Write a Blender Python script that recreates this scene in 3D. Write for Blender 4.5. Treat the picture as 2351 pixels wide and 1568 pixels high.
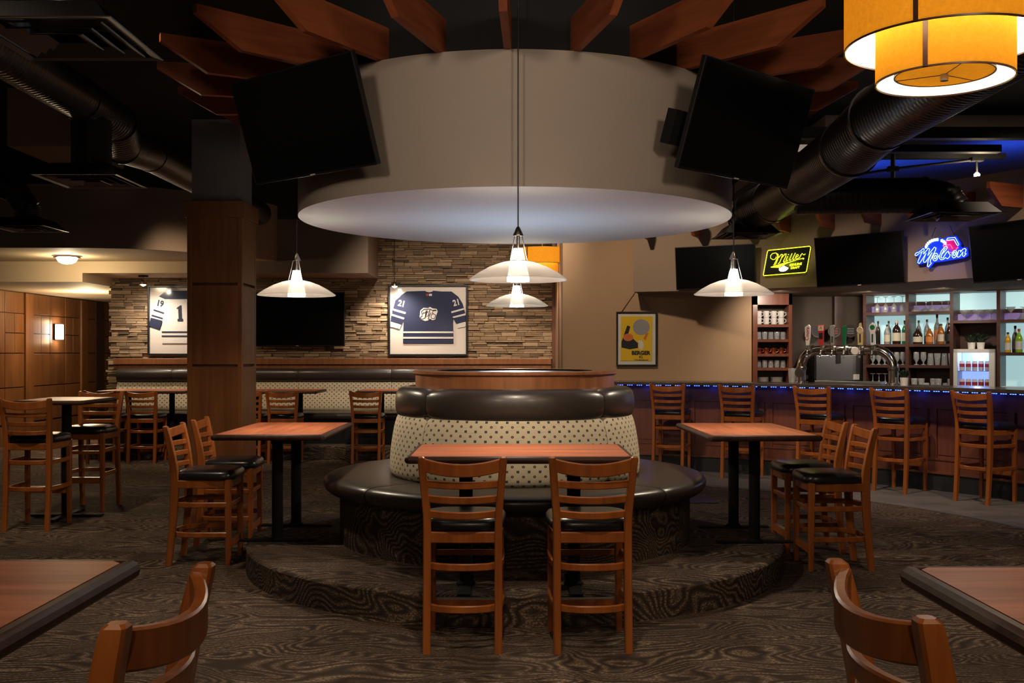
import bpy, bmesh, math, random
from mathutils import Vector, Matrix
random.seed(7)
for o in list(bpy.data.objects):
    bpy.data.objects.remove(o, do_unlink=True)
SC = bpy.context.scene
COL = SC.collection
R = math.radians
PI = math.pi

# ------------------------------------------------------------------ camera, world, light
F = 2318.0; PX, PY = 1175.5, 808.0; CH = 1.48           # focal length and principal point in pixels (2351 wide), eye height
cam_d = bpy.data.cameras.new('camera'); cam = bpy.data.objects.new('camera', cam_d); COL.objects.link(cam)
cam_d.sensor_fit = 'HORIZONTAL'; cam_d.sensor_width = 36.0; cam_d.lens = 36.0 * F / 2351.0
cam_d.shift_y = (808.0 - 784.0) / 2351.0
cam_d.clip_start = 0.05; cam_d.clip_end = 100
cam.location = (0, 0, CH); cam.rotation_euler = (R(90), 0, 0)
SC.camera = cam
SC.view_settings.view_transform = 'Standard'; SC.view_settings.look = 'None'
SC.view_settings.gamma = 1.0; SC.view_settings.use_curve_mapping = False
SC.view_settings.exposure = 0.2
W = bpy.data.worlds.new('world'); SC.world = W; W.use_nodes = True
W.node_tree.nodes['Background'].inputs[0].default_value = (1.0, 0.82, 0.62, 1)
W.node_tree.nodes['Background'].inputs[1].default_value = 0.03

CX, CY = 0.02, 7.30                                      # centre of the round banquette, drum and bar
def P(px, py, d): return Vector(((px - PX) * d / F, d, CH - (py - PY) * d / F))
def pol(r, th): return (CX + r * math.sin(th), CY + r * math.cos(th))    # th from +Y towards +X
def hit(px, r):                                          # point on the circle r (far side) seen in image column px
    t = (px - PX) / F; a = 1 + t * t; b = -2 * (CX * t + CY); c = CX * CX + CY * CY - r * r
    d = (-b + math.sqrt(b * b - 4 * a * c)) / (2 * a)
    return t * d, d, math.atan2(t * d - CX, d - CY)

WARM = (1.0, 0.78, 0.52)
def spot(name, loc, target, power, size=60, blend=0.6, col=WARM, rad=0.05):
    l = bpy.data.lights.new(name, 'SPOT'); l.energy = power; l.spot_size = R(size); l.spot_blend = blend; l.color = col
    l.shadow_soft_size = rad
    o = bpy.data.objects.new(name, l); COL.objects.link(o); o.location = loc
    o.rotation_euler = (Vector(target) - Vector(loc)).to_track_quat('-Z', 'Y').to_euler()
    return o
def point(name, loc, power, col=WARM, rad=0.05, parent=None):
    l = bpy.data.lights.new(name, 'POINT'); l.energy = power; l.color = col; l.shadow_soft_size = rad
    o = bpy.data.objects.new(name, l); COL.objects.link(o); o.location = loc
    if parent: o.parent = parent
    return o
# unseen ceiling spotlights without fixtures; some only added to brighten floor, foreground, stone
spot('unseen_spot', (-1.9, -0.3, 3.7), (-0.4, 5.8, 2.9), 330, 38, 1.0, (1, 0.81, 0.63), 0.35)
spot('unseen_spot', (1.9, -0.3, 3.7), (0.5, 5.8, 2.9), 330, 38, 1.0, (1, 0.81, 0.63), 0.35)
spot('unseen_spot', (0.0, 3.2, 4.1), (0.05, 4.1, 0.0), 190, 66, 0.9, (1, 0.78, 0.55), 0.08)
spot('unseen_spot', (-2.45, 6.0, 4.1), (-2.25, 6.9, 0.0), 150, 62, 0.9, (1, 0.78, 0.55), 0.08)
spot('unseen_spot', (2.5, 5.9, 4.1), (2.3, 6.8, 0.0), 150, 62, 0.9, (1, 0.78, 0.55), 0.08)
spot('unseen_spot', (-2.6, 3.2, 4.1), (-2.4, 4.4, 0.0), 120, 66, 0.9, (1, 0.78, 0.55), 0.08)  # floor wash added over the left carpet
spot('unseen_spot', (2.6, 3.2, 4.1), (2.6, 4.4, 0.0), 120, 66, 0.9, (1, 0.78, 0.55), 0.08)  # matching floor wash added on the right
spot('unseen_spot', (-1.0, 0.2, 3.6), (-1.0, 1.9, 1.0), 85, 60, 0.9, WARM, 0.3)
spot('unseen_spot', (1.0, 0.2, 3.6), (1.0, 1.9, 1.0), 85, 60, 0.9, WARM, 0.3)
spot('unseen_spot', (2.6, 9.2, 3.9), (3.6, 11.0, 0.8), 230, 75, 0.8, (1, 0.78, 0.58), 0.08)
spot('unseen_spot', (4.4, 7.6, 3.9), (4.6, 9.9, 0.8), 200, 70, 0.8, (1, 0.78, 0.58), 0.08)
spot('unseen_spot', (0.5, 9.9, 3.9), (1.9, 12.8, 1.5), 210, 70, 0.9, (1, 0.78, 0.54), 0.08)
spot('unseen_spot', (-4.0, 11.2, 3.9), (-3.9, 13.8, 0.7), 280, 48, 1.0, (1, 0.76, 0.50), 0.08)
spot('unseen_spot', (-1.2, 11.6, 3.9), (-1.0, 15.1, 1.0), 420, 66, 1.0, (1, 0.84, 0.66), 0.08)
spot('unseen_spot', (0.1, 11.4, 3.9), (0.2, 15.1, 1.7), 230, 56, 1.0, (1, 0.84, 0.66), 0.08)  # added to brighten the right part of the stone wall
spot('unseen_spot', (-4.0, 7.0, 3.9), (-4.0, 9.0, 0.8), 170, 60, 0.9, WARM, 0.08)

spot('unseen_spot', (0.0, -1.6, 3.3), (0.0, 2.2, 1.0), 75, 90, 0.9, (1, 0.80, 0.58), 0.2)  # fill added behind the camera for the foreground stools and tables

# ------------------------------------------------------------------ materials
MATS = {}
class NT:
    def __init__(s, name):
        s.m = bpy.data.materials.new(name); s.m.use_nodes = True; s.t = s.m.node_tree
        s.b = s.t.nodes['Principled BSDF']; s.out = s.t.nodes['Material Output']; MATS[name] = s.m
    def n(s, typ, **kw):
        nd = s.t.nodes.new(typ)
        for k, v in kw.items(): setattr(nd, k, v)
        return nd
    def l(s, a, b): s.t.links.new(a, b)
    def math(s, op, a, b=None, c=None):
        nd = s.n('ShaderNodeMath', operation=op)
        for i, x in enumerate((a, b, c)):
            if x is None: continue
            if isinstance(x, (int, float)): nd.inputs[i].default_value = x
            else: s.l(x, nd.inputs[i])
        return nd.outputs[0]
    def coord(s, kind='Object', scale=(1, 1, 1)):
        tc = s.n('ShaderNodeTexCoord'); mp = s.n('ShaderNodeMapping'); s.l(tc.outputs[kind], mp.inputs[0])
        mp.inputs['Scale'].default_value = scale; return mp.outputs[0]
    def noise(s, vec, scale, detail=2, rough=.5, dist=0):
        nd = s.n('ShaderNodeTexNoise'); s.l(vec, nd.inputs['Vector']); nd.inputs['Scale'].default_value = scale
        nd.inputs['Detail'].default_value = detail; nd.inputs['Roughness'].default_value = rough
        nd.inputs['Distortion'].default_value = dist; return nd.outputs['Fac']
    def ramp(s, fac, stops):
        nd = s.n('ShaderNodeValToRGB'); s.l(fac, nd.inputs[0]); e = nd.color_ramp.elements
        while len(e) < len(stops): e.new(.5)
        for el, (p, c) in zip(e, stops): el.position = p; el.color = (c[0], c[1], c[2], 1)
        return nd.outputs[0]
    def mix(s, fac, a, b, mode='MIX'):
        nd = s.n('ShaderNodeMix', data_type='RGBA', blend_type=mode)
        for sock, x in ((nd.inputs[0], fac), (nd.inputs[6], a), (nd.inputs[7], b)):
            if isinstance(x, (int, float)): sock.default_value = x
            elif isinstance(x, tuple): sock.default_value = (x[0], x[1], x[2], 1)
            else: s.l(x, sock)
        return nd.outputs[2]
    def color(s, sock): s.l(sock, s.b.inputs['Base Color'])
    def bump(s, h, strength=.2, dist=.01):
        nd = s.n('ShaderNodeBump'); s.l(h, nd.inputs['Height']); nd.inputs['Strength'].default_value = strength
        nd.inputs['Distance'].default_value = dist; s.l(nd.outputs[0], s.b.inputs['Normal'])

def plain(name, c, rough=.6, metal=0, emit=None, es=0, var=.12, vscale=6, spec=None, coat=0):
    t = NT(name); v = t.noise(t.coord(), vscale, 3)
    t.color(t.mix(v, tuple(x * (1 - var) for x in c), tuple(min(1, x * (1 + var)) for x in c)))
    t.b.inputs['Roughness'].default_value = rough; t.b.inputs['Metallic'].default_value = metal
    if spec is not None: t.b.inputs['Specular IOR Level'].default_value = spec
    if coat: t.b.inputs['Coat Weight'].default_value = coat; t.b.inputs['Coat Roughness'].default_value = .15
    if emit: t.b.inputs['Emission Color'].default_value = (*emit, 1); t.b.inputs['Emission Strength'].default_value = es
    return t.m
def wood(name, dark, light, rough=.35, axis='Z', scale=1.0, coat=.0, rnd=.0, spec=.5):
    t = NT(name); k = 26 * scale
    sc = {'X': (2 * scale, k, k), 'Y': (k, 2 * scale, k), 'Z': (k, k, 2 * scale)}[axis]
    oi = t.n('ShaderNodeObjectInfo')
    vec = t.coord('Object', sc)
    add = t.n('ShaderNodeVectorMath', operation='ADD'); t.l(vec, add.inputs[0]); t.l(oi.outputs['Random'], add.inputs[1])
    sca = t.n('ShaderNodeVectorMath', operation='SCALE'); t.l(add.outputs[0], sca.inputs[0]); sca.inputs['Scale'].default_value = 1.0
    n1 = t.noise(sca.outputs[0], 1.0, 4, .6, .6)
    n2 = t.noise(t.coord('Object', (1.5, 1.5, 1.5)), 1.0, 1)
    f = t.math('ADD', t.math('MULTIPLY', n1, .75), t.math('MULTIPLY', n2, .25))
    c = t.ramp(f, [(.32, dark), (.68, light)])
    if rnd:
        h = t.n('ShaderNodeHueSaturation'); t.l(c, h.inputs['Color'])
        t.l(t.math('ADD', t.math('MULTIPLY', oi.outputs['Random'], rnd), 1 - rnd / 2), h.inputs['Value']); c = h.outputs[0]
    t.color(c); t.b.inputs['Roughness'].default_value = rough; t.b.inputs['Specular IOR Level'].default_value = spec
    if coat: t.b.inputs['Coat Weight'].default_value = coat; t.b.inputs['Coat Roughness'].default_value = .2
    return t.m
def emitter(name, c, s):
    t = NT(name); t.b.inputs['Base Color'].default_value = (*c, 1)
    t.b.inputs['Emission Color'].default_value = (*c, 1); t.b.inputs['Emission Strength'].default_value = s
    return t.m
def glassy(name, c, rough=.05, ior=1.45):
    t = NT(name); t.b.inputs['Base Color'].default_value = (*c, 1); t.b.inputs['Transmission Weight'].default_value = 1
    t.b.inputs['Roughness'].default_value = rough; t.b.inputs['IOR'].default_value = ior
    return t.m

wood('chair_wood', (.22, .055, .011), (.40, .118, .022), .32, 'Z', .7, .15, .25)
wood('tabletop_wood', (.27, .072, .032), (.56, .185, .085), .45, 'X', .6, .0, 0, .32)
wood('edge_wood', (.030, .013, .010), (.085, .040, .028), .45, 'X', .6, .0, 0, .22)
wood('panel_wood', (.105, .040, .013), (.20, .085, .030), .38, 'Z', .6, 0, .22)
wood('pillar_wood', (.100, .035, .011), (.175, .066, .020), .38, 'Z', .6, 0, .12, .3)
wood('fin_wood', (.20, .052, .020), (.34, .095, .036), .5, 'X', .8, 0, .15, .2)
wood('bar_wood', (.115, .036, .021), (.20, .066, .038), .35, 'Z', .6, .1, .12)
wood('cap_wood', (.15, .052, .018), (.27, .105, .040), .32, 'Z', .7, .15)
wood('shelf_wood', (.050, .020, .015), (.095, .040, .028), .4, 'X', .5)
wood('counter_stone', (.035, .026, .024), (.085, .064, .055), .22, 'X', .3, .3)
plain('black_leather', (.011, .011, .013), .30, var=.3, vscale=30, coat=.1)
plain('brown_leather', (.030, .022, .018), .36, var=.25, vscale=20, coat=.1)
plain('black_metal', (.008, .008, .009), .75, spec=.12)
plain('black_ceiling', (.0065, .0065, .0075), .9)
plain('beam_black', (.012, .012, .013), .7)
plain('duct_black', (.018, .017, .017), .36, .35)
plain('diffuser_paint', (.065, .058, .050), .42, .2)
plain('tan_paint', (.42, .268, .160), .75, var=.05)
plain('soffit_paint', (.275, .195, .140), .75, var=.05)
plain('cream_paint', (.58, .44, .27), .75, var=.04)
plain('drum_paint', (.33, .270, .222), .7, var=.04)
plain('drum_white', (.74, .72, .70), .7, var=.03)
plain('grey_paint', (.10, .092, .085), .7, var=.05)
plain('taupe_paint', (.105, .080, .062), .8, var=.08)
plain('screen', (.003, .003, .0035), .22, var=.02, spec=.18)
plain('tv_bezel', (.008, .008, .009), .35)
plain('steel', (.52, .52, .54), .32, 1.0, vscale=2)
plain('chrome', (.80, .77, .72), .12, 1.0)
plain('brushed', (.36, .32, .28), .3, 1.0)
plain('copper', (.75, .26, .12), .25, 1.0)
plain('white_ceramic', (.72, .69, .66), .25)
plain('white_plastic', (.66, .64, .62), .4)
plain('black_plastic', (.010, .010, .011), .4)
plain('matboard', (.62, .55, .50), .7, var=.03)
plain('black_frame', (.008, .008, .009), .35)
plain('navy_cloth', (.006, .011, .048), .75, vscale=30)
plain('white_cloth', (.60, .56, .53), .75, vscale=30)
plain('dark_cloth', (.012, .014, .035), .75)
plain('red_cloth', (.30, .03, .03), .75)
plain('poster_yellow', (.72, .46, .008), .5, var=.08)
plain('poster_black', (.008, .008, .014), .5)
plain('poster_grey', (.28, .27, .29), .5)
plain('poster_orange', (.60, .16, .04), .5)
plain('poster_white', (.62, .60, .55), .5)
plain('rope', (.26, .19, .13), .9)
plain('leaf', (.018, .045, .016), .6, var=.5, vscale=40)
plain('label_cream', (.52, .47, .36), .6)
plain('label_white', (.55, .53, .52), .6)
plain('label_orange', (.55, .20, .06), .6)
plain('label_dark', (.03, .03, .035), .6)
plain('bottle_dark', (.022, .010, .006), .08, coat=.5)
plain('bottle_clear', (.22, .22, .22), .06, coat=.5)
plain('bottle_green', (.010, .14, .04), .08, coat=.5)
plain('bottle_amber', (.30, .10, .015), .08, coat=.5)
plain('bottle_gold', (.55, .33, .02), .08, coat=.5)
plain('bottle_lime', (.22, .42, .02), .08, coat=.5)
plain('can_silver', (.62, .62, .66), .35)
plain('can_red', (.35, .03, .05), .4)
plain('tap_white', (.62, .60, .57), .3)
plain('tap_red', (.42, .03, .02), .35)
plain('tap_green', (.01, .13, .05), .3)
plain('tap_gold', (.55, .42, .16), .3)
plain('tap_grey', (.25, .24, .22), .35)
def ware():
    t = NT('clear_glass'); tp = t.n('ShaderNodeBsdfTransparent'); gl = t.n('ShaderNodeBsdfGlossy'); gl.inputs['Roughness'].default_value = .08; df = t.n('ShaderNodeBsdfDiffuse'); df.inputs[0].default_value = (.75, .76, .78, 1)
    m1 = t.n('ShaderNodeMixShader'); m1.inputs[0].default_value = .45; t.l(gl.outputs[0], m1.inputs[1]); t.l(df.outputs[0], m1.inputs[2])
    m2 = t.n('ShaderNodeMixShader'); t.l(t.math('ADD', .36, t.math('MULTIPLY', t.noise(t.coord(), 30, 1), .1)), m2.inputs[0]); t.l(tp.outputs[0], m2.inputs[1]); t.l(m1.outputs[0], m2.inputs[2]); t.l(m2.outputs[0], t.out.inputs[0])
ware()
def pane():
    t = NT('pane_glass'); tp = t.n('ShaderNodeBsdfTransparent'); gl = t.n('ShaderNodeBsdfGlossy'); gl.inputs['Roughness'].default_value = .12
    m1 = t.n('ShaderNodeMixShader'); t.l(t.math('ADD', .012, t.math('MULTIPLY', t.noise(t.coord(), 3, 1), .01)), m1.inputs[0]); t.l(tp.outputs[0], m1.inputs[1]); t.l(gl.outputs[0], m1.inputs[2]); t.l(m1.outputs[0], t.out.inputs[0])
pane()
emitter('lamp_white', (1.0, .90, .76), 26)
emitter('bulb_white', (1.0, .90, .72), 60)
emitter('shade_inner', (1.0, .88, .66), 1.5)
emitter('shade_hot', (1.0, .90, .72), 7)
emitter('led_blue', (.03, .08, 1.0), 14)
emitter('neon_yellow', (.75, .80, .02), 2.2)
emitter('neon_yellow_hot', (1.0, 1.0, .55), 6)
emitter('neon_white_blue', (.34, .64, 1.0), 3.0)
emitter('neon_red', (1.0, .06, .16), 2.6)
emitter('sign_blue', (.0, .025, .70), .5)
emitter('sign_red', (.55, .0, .10), .5)
emitter('shelf_glow', (.48, .74, .76), .62)
emitter('shelf_violet', (.24, .17, .42), .26)
emitter('fridge_glow', (.30, .45, 1.0), .9)
emitter('added_cap_glow', (.55, .75, 1.0), 8)  # glow added in the banquette cap to light the drum underside
plain('sign_black', (.006, .008, .004), .3)

def frosted():
    t = NT('frosted_glass')
    tr = t.n('ShaderNodeBsdfTranslucent'); tr.inputs[0].default_value = (.93, .89, .82, 1)
    df = t.n('ShaderNodeBsdfPrincipled'); df.inputs['Base Color'].default_value = (.85, .80, .74, 1); df.inputs['Roughness'].default_value = .35
    v = t.noise(t.coord(), 40, 2); df2 = t.math('MULTIPLY', v, .1); t.l(t.math('ADD', df2, .3), df.inputs['Roughness'])
    tp = t.n('ShaderNodeBsdfTransparent'); tp.inputs[0].default_value = (.95, .95, .95, 1)
    m1 = t.n('ShaderNodeMixShader'); m1.inputs[0].default_value = .5; t.l(tr.outputs[0], m1.inputs[1]); t.l(df.outputs[0], m1.inputs[2])
    m2 = t.n('ShaderNodeMixShader'); m2.inputs[0].default_value = .15; t.l(m1.outputs[0], m2.inputs[1]); t.l(tp.outputs[0], m2.inputs[2])
    t.l(m2.outputs[0], t.out.inputs[0])
frosted()
def amber():
    t = NT('amber_shade'); vec = t.coord('Object', (1, 1, 1)); v = t.noise(vec, 60, 4, .7)
    c = t.mix(v, (.52, .285, .020), (.76, .46, .05))
    tr = t.n('ShaderNodeBsdfTranslucent'); t.l(c, tr.inputs[0])
    df = t.n('ShaderNodeBsdfDiffuse'); t.l(c, df.inputs[0])
    m1 = t.n('ShaderNodeMixShader'); m1.inputs[0].default_value = .35; t.l(tr.outputs[0], m1.inputs[1]); t.l(df.outputs[0], m1.inputs[2])
    em = t.n('ShaderNodeEmission'); t.l(c, em.inputs[0]); em.inputs[1].default_value = .16     # the lit lamp's own glowing fabric
    ad = t.n('ShaderNodeAddShader'); t.l(m1.outputs[0], ad.inputs[0]); t.l(em.outputs[0], ad.inputs[1])
    t.l(ad.outputs[0], t.out.inputs[0])
amber()
def carpet():
    t = NT('carpet')
    w = t.coord('Object', (.8, 1.9, 1.6))
    n = t.noise(w, 1.55, 1.6, .45, .35)
    sp = t.n('ShaderNodeSeparateXYZ'); t.l(t.coord('Object'), sp.inputs[0])
    n = t.math('ADD', n, t.math('MULTIPLY', t.math('ADD', sp.outputs[1], sp.outputs[2]), .75))
    lines = t.math('SINE', t.math('MULTIPLY', n, 150.0))
    big = t.noise(t.coord('Object', (.8, .8, .8)), 2.2, 2)
    weave = t.n('ShaderNodeTexVoronoi'); t.l(t.coord('Object', (70, 110, 90)), weave.inputs['Vector']); weave.inputs['Scale'].default_value = 1
    wv = t.math('SUBTRACT', 1.0, t.math('MULTIPLY', weave.outputs['Distance'], .9))
    f = t.math('MULTIPLY', t.math('ADD', t.math('MULTIPLY', lines, .5), .5), wv)
    f = t.math('MULTIPLY', f, t.math('ADD', t.math('MULTIPLY', big, 1.3), .25))
    t.color(t.ramp(f, [(.02, (.040, .028, .023)), (.38, (.097, .068, .050)), (.85, (.28, .20, .138))]))
    t.b.inputs['Roughness'].default_value = .95; t.b.inputs['Specular IOR Level'].default_value = .1
    t.bump(t.math('ADD', f, t.math('MULTIPLY', wv, .4)), .5, .006)
carpet()
def slate():
    t = NT('slate'); n = t.noise(t.coord('Object', (1.4, 1.4, 1)), 2.2, 4, .6, .8)
    br = t.n('ShaderNodeTexBrick'); t.l(t.coord('Object', (1, 1, 1)), br.inputs['Vector']); br.inputs['Scale'].default_value = 1.6
    br.inputs['Color1'].default_value = (.055, .055, .055, 1); br.inputs['Color2'].default_value = (.13, .12, .11, 1)
    br.inputs['Mortar'].default_value = (.05, .05, .05, 1); br.inputs['Mortar Size'].default_value = .008
    t.color(t.mix(t.math('MULTIPLY', n, .7), br.outputs[0], (.17, .155, .14)))
    t.b.inputs['Roughness'].default_value = .5; t.bump(n, .3, .004)
slate()
def stone():
    t = NT('ledge_stone'); g = t.n('ShaderNodeNewGeometry'); oi = t.n('ShaderNodeObjectInfo')
    r = t.math('FRACT', t.math('ADD', g.outputs['Random Per Island'], oi.outputs['Random']))
    n = t.noise(t.coord('Object', (6, 6, 30)), 2, 4, .65)
    base = t.ramp(r, [(0, (.11, .082, .062)), (.12, (.22, .16, .105)), (.55, (.36, .265, .175)), (1, (.48, .37, .26))])
    t.color(t.mix(.55, base, t.ramp(n, [(.25, (.10, .07, .05)), (.75, (.52, .40, .28))]), 'OVERLAY'))
    t.b.inputs['Roughness'].default_value = .85; t.bump(n, .6, .012)
stone()
def fabric():
    t = NT('dotted_fabric'); tc = t.n('ShaderNodeTexCoord'); sp = t.n('ShaderNodeSeparateXYZ'); t.l(tc.outputs['UV'], sp.inputs[0])
    u = t.math('DIVIDE', sp.outputs[0], .0350); v = t.math('DIVIDE', sp.outputs[1], .0315)
    iu = t.math('FLOOR', u); iv = t.math('FLOOR', v); fu = t.math('SUBTRACT', t.math('FRACT', u), .5); fv = t.math('SUBTRACT', t.math('FRACT', v), .5)
    on = t.math('LESS_THAN', t.math('MODULO', t.math('ADD', t.math('ADD', iu, iv), 1000.0), 2.0), .5)
    isq = t.math('LESS_THAN', t.math('MODULO', t.math('ADD', iu, 1000.0), 2.0), .5)
    au = t.math('ABSOLUTE', fu); av = t.math('ABSOLUTE', fv)
    dsq = t.math('MAXIMUM', au, av)
    dci = t.math('SQRT', t.math('ADD', t.math('MULTIPLY', fu, fu), t.math('MULTIPLY', fv, fv)))
    msq = t.math('MULTIPLY', t.math('LESS_THAN', dsq, .25), isq)
    mci = t.math('MULTIPLY', t.math('LESS_THAN', dci, .27), t.math('SUBTRACT', 1.0, isq))
    dot = t.math('LESS_THAN', dci, .08)
    n = t.noise(t.coord('UV', (300, 300, 1)), 1, 2)
    strip = t.noise(t.coord('UV', (6, 240, 1)), 1, 2)
    base = t.mix(n, (.43, .35, .23), (.60, .51, .37)); base = t.mix(t.math('GREATER_THAN', strip, .66), base, (.33, .25, .16))
    c = t.mix(t.math('MULTIPLY', msq, on), base, (.045, .048, .048)); c = t.mix(t.math('MULTIPLY', mci, on), c, (.075, .026, .022))
    c = t.mix(t.math('MULTIPLY', t.math('MULTIPLY', dot, t.math('SUBTRACT', 1.0, isq)), on), c, (.40, .33, .22))
    t.color(c); t.b.inputs['Roughness'].default_value = .85; t.bump(n, .15, .002)
fabric()
def duct_ribs():
    t = NT('ribbed_duct'); t.color(t.mix(t.noise(t.coord(), 4, 2), (.014, .013, .013), (.026, .024, .022)))
    t.b.inputs['Roughness'].default_value = .33; t.b.inputs['Metallic'].default_value = .4
duct_ribs()

# ------------------------------------------------------------------ geometry helpers
class MB:
    def __init__(s): s.v = []; s.f = []
    def quad(s, a, b, c, d):
        i = len(s.v); s.v += [tuple(a), tuple(b), tuple(c), tuple(d)]; s.f.append((i, i + 1, i + 2, i + 3)); return s
    def box(s, c, size, rz=0, M=None):
        i = len(s.v); hx, hy, hz = size[0] / 2, size[1] / 2, size[2] / 2
        cs, sn = math.cos(rz), math.sin(rz)
        for x, y, z in ((-hx, -hy, -hz), (hx, -hy, -hz), (hx, hy, -hz), (-hx, hy, -hz), (-hx, -hy, hz), (hx, -hy, hz), (hx, hy, hz), (-hx, hy, hz)):
            p = Vector((c[0] + x * cs - y * sn, c[1] + x * sn + y * cs, c[2] + z))
            s.v.append(tuple(M @ p if M else p))
        s.f += [tuple(i + k for k in q) for q in ((0, 3, 2, 1), (4, 5, 6, 7), (0, 1, 5, 4), (1, 2, 6, 5), (2, 3, 7, 6), (3, 0, 4, 7))]
        return s
    def bx(s, x0, x1, y0, y1, z0, z1): return s.box(((x0 + x1) / 2, (y0 + y1) / 2, (z0 + z1) / 2), (x1 - x0, y1 - y0, z1 - z0))
    def sweep(s, rings, closed=True, caps=True, loop=False):
        n = len(rings[0]); b = len(s.v)
        for r in rings: s.v += [tuple(p) for p in r]
        m = len(rings)
        for i in range(m if loop else m - 1):
            j = (i + 1) % m
            for k in range(n if closed else n - 1):
                q = (k + 1) % n
                s.f.append((b + i * n + k, b + i * n + q, b + j * n + q, b + j * n + k))
        if caps and not loop:
            s.f.append(tuple(b + k for k in reversed(range(n)))); s.f.append(tuple(b + (m - 1) * n + k for k in range(n)))
        return s
    def tube(s, path, rad, n=10, caps=True, loop=False):
        path = [Vector(p) for p in path]; rings = []; prev = None
        m = len(path)
        for i, p in enumerate(path):
            if loop: t = (path[(i + 1) % m] - path[i - 1])
            else: t = (path[min(i + 1, m - 1)] - path[max(i - 1, 0)])
            t.normalize()
            if prev is None:
                up = Vector((0, 0, 1)) if abs(t.z) < .9 else Vector((1, 0, 0)); a = t.cross(up).normalized()
            else: a = (prev - t * prev.dot(t)).normalized()
            prev = a; b = t.cross(a); r = rad[i] if isinstance(rad, (list, tuple)) else rad
            rings.append([p + (a * math.cos(2 * PI * k / n) + b * math.sin(2 * PI * k / n)) * r for k in range(n)])
        return s.sweep(rings, True, caps, loop)
    def lathe(s, prof, c=(0, 0, 0), n=24, cap0=True, cap1=True):
        rings = [[(c[0] + r * math.cos(2 * PI * k / n), c[1] + r * math.sin(2 * PI * k / n), c[2] + z) for k in range(n)] for r, z in prof]
        b = len(s.v); s.sweep(rings, True, False)
        if cap0: s.f.append(tuple(b + k for k in reversed(range(n))))
        if cap1: s.f.append(tuple(b + (len(prof) - 1) * n + k for k in range(n)))
        return s
    def arc(s, r0, r1, z0, z1, t0, t1, n=24, ymax=None):        # ring segment about the banquette centre
        rings = []
        for i in range(n + 1):
            t = t0 + (t1 - t0) * i / n; ring = []
            for r, z in ((r0, z0), (r0, z1), (r1, z1), (r1, z0)):
                x, y = pol(r, t)
                if ymax and y > ymax: y = ymax
                ring.append((x, y, z))
            rings.append(ring)
        return s.sweep(rings)
    def prism(s, pts, y0, y1):                                   # polygon in XZ extruded along Y
        i = len(s.v); n = len(pts)
        s.v += [(x, y0, z) for x, z in pts] + [(x, y1, z) for x, z in pts]
        s.f.append(tuple(range(i, i + n))); s.f.append(tuple(reversed(range(i + n, i + 2 * n))))
        for k in range(n): q = (k + 1) % n; s.f.append((i + k, i + n + k, i + n + q, i + q))
        return s
    def mesh(s, name, mat, smooth=40):
        me = bpy.data.meshes.new(name); me.from_pydata(s.v, [], s.f)
        bm = bmesh.new(); bm.from_mesh(me); bmesh.ops.recalc_face_normals(bm, faces=bm.faces); bm.to_mesh(me); bm.free()
        if mat: me.materials.append(MATS[mat])
        if smooth:
            for p in me.polygons: p.use_smooth = True
            try: me.set_sharp_from_angle(angle=R(smooth))
            except Exception: pass
        return me
    def build(s, name, mat, parent=None, smooth=40, bev=0):
        o = bpy.data.objects.new(name, s.mesh(name, mat, smooth)); COL.objects.link(o)
        if parent: o.parent = parent
        if bev:
            b = o.modifiers.new('bevel', 'BEVEL'); b.width = bev; b.segments = 2; b.limit_method = 'ANGLE'; b.angle_limit = R(50)
        return o
def obj(name, me, parent=None, loc=None):
    o = bpy.data.objects.new(name, me); COL.objects.link(o)
    if parent: o.parent = parent
    if loc: o.location = loc
    return o
def tag(o, label=None, cat=None, group=None, kind=None):
    if label: o['label'] = label
    if cat: o['category'] = cat
    if group: o['group'] = group
    if kind: o['kind'] = kind
    return o
def thing(name, label, cat, loc=(0, 0, 0), rz=0, group=None, tilt=0):
    o = bpy.data.objects.new(name, None); COL.objects.link(o); o.location = loc; o.rotation_euler = (tilt, 0, rz)
    o.empty_display_size = .05
    return tag(o, label, cat, group)
def struct(o): o['kind'] = 'structure'; return o
def uvmap(o, fn):                                                # uv in metres from the vertex index
    me = o.data; uv = me.uv_layers.new(name='UVMap')
    for lp in me.loops: uv.data[lp.index].uv = fn(lp.vertex_index)
def copy_tree(o, parent=None):
    c = o.copy(); COL.objects.link(c)
    if parent: c.parent = parent
    for ch in list(o.children): copy_tree(ch, c)
    return c
def text_mesh(body, size, mat, extrude=.001, shear=0, sx=1.0, bold=0.0):
    cu = bpy.data.curves.new('t', 'FONT'); cu.body = body; cu.size = size; cu.extrude = extrude; cu.shear = shear; cu.offset = bold
    cu.align_x = 'CENTER'; cu.align_y = 'CENTER'; cu.resolution_u = 3
    ob = bpy.data.objects.new('t', cu); COL.objects.link(ob)
    me = bpy.data.meshes.new_from_object(ob.evaluated_get(bpy.context.evaluated_depsgraph_get()))
    bpy.data.objects.remove(ob); bpy.data.curves.remove(cu)
    for v in me.vertices: x, y, z = v.co; v.co = (x * sx, -z, y)
    me.materials.clear(); me.materials.append(MATS[mat])
    return me

# ------------------------------------------------------------------ the setting
fl = MB(); fl.quad((-12, -3, 0), (10, -3, 0), (10, 24, 0), (-12, 24, 0))
struct(fl.build('floor', 'carpet', smooth=0))
struct(MB().arc(4.45, 5.9, -.02, .006, R(-2), R(120), 60).build('floor_tile', 'slate', smooth=30))
struct(MB().arc(4.40, 4.45, -.02, .008, R(-2), R(120), 60).build('trim_1', 'grey_paint', smooth=30))
ce = MB(); ce.bx(-12, 10, -3, 24, 4.2, 4.3); struct(ce.build('ceiling', 'black_ceiling', smooth=0))

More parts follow.
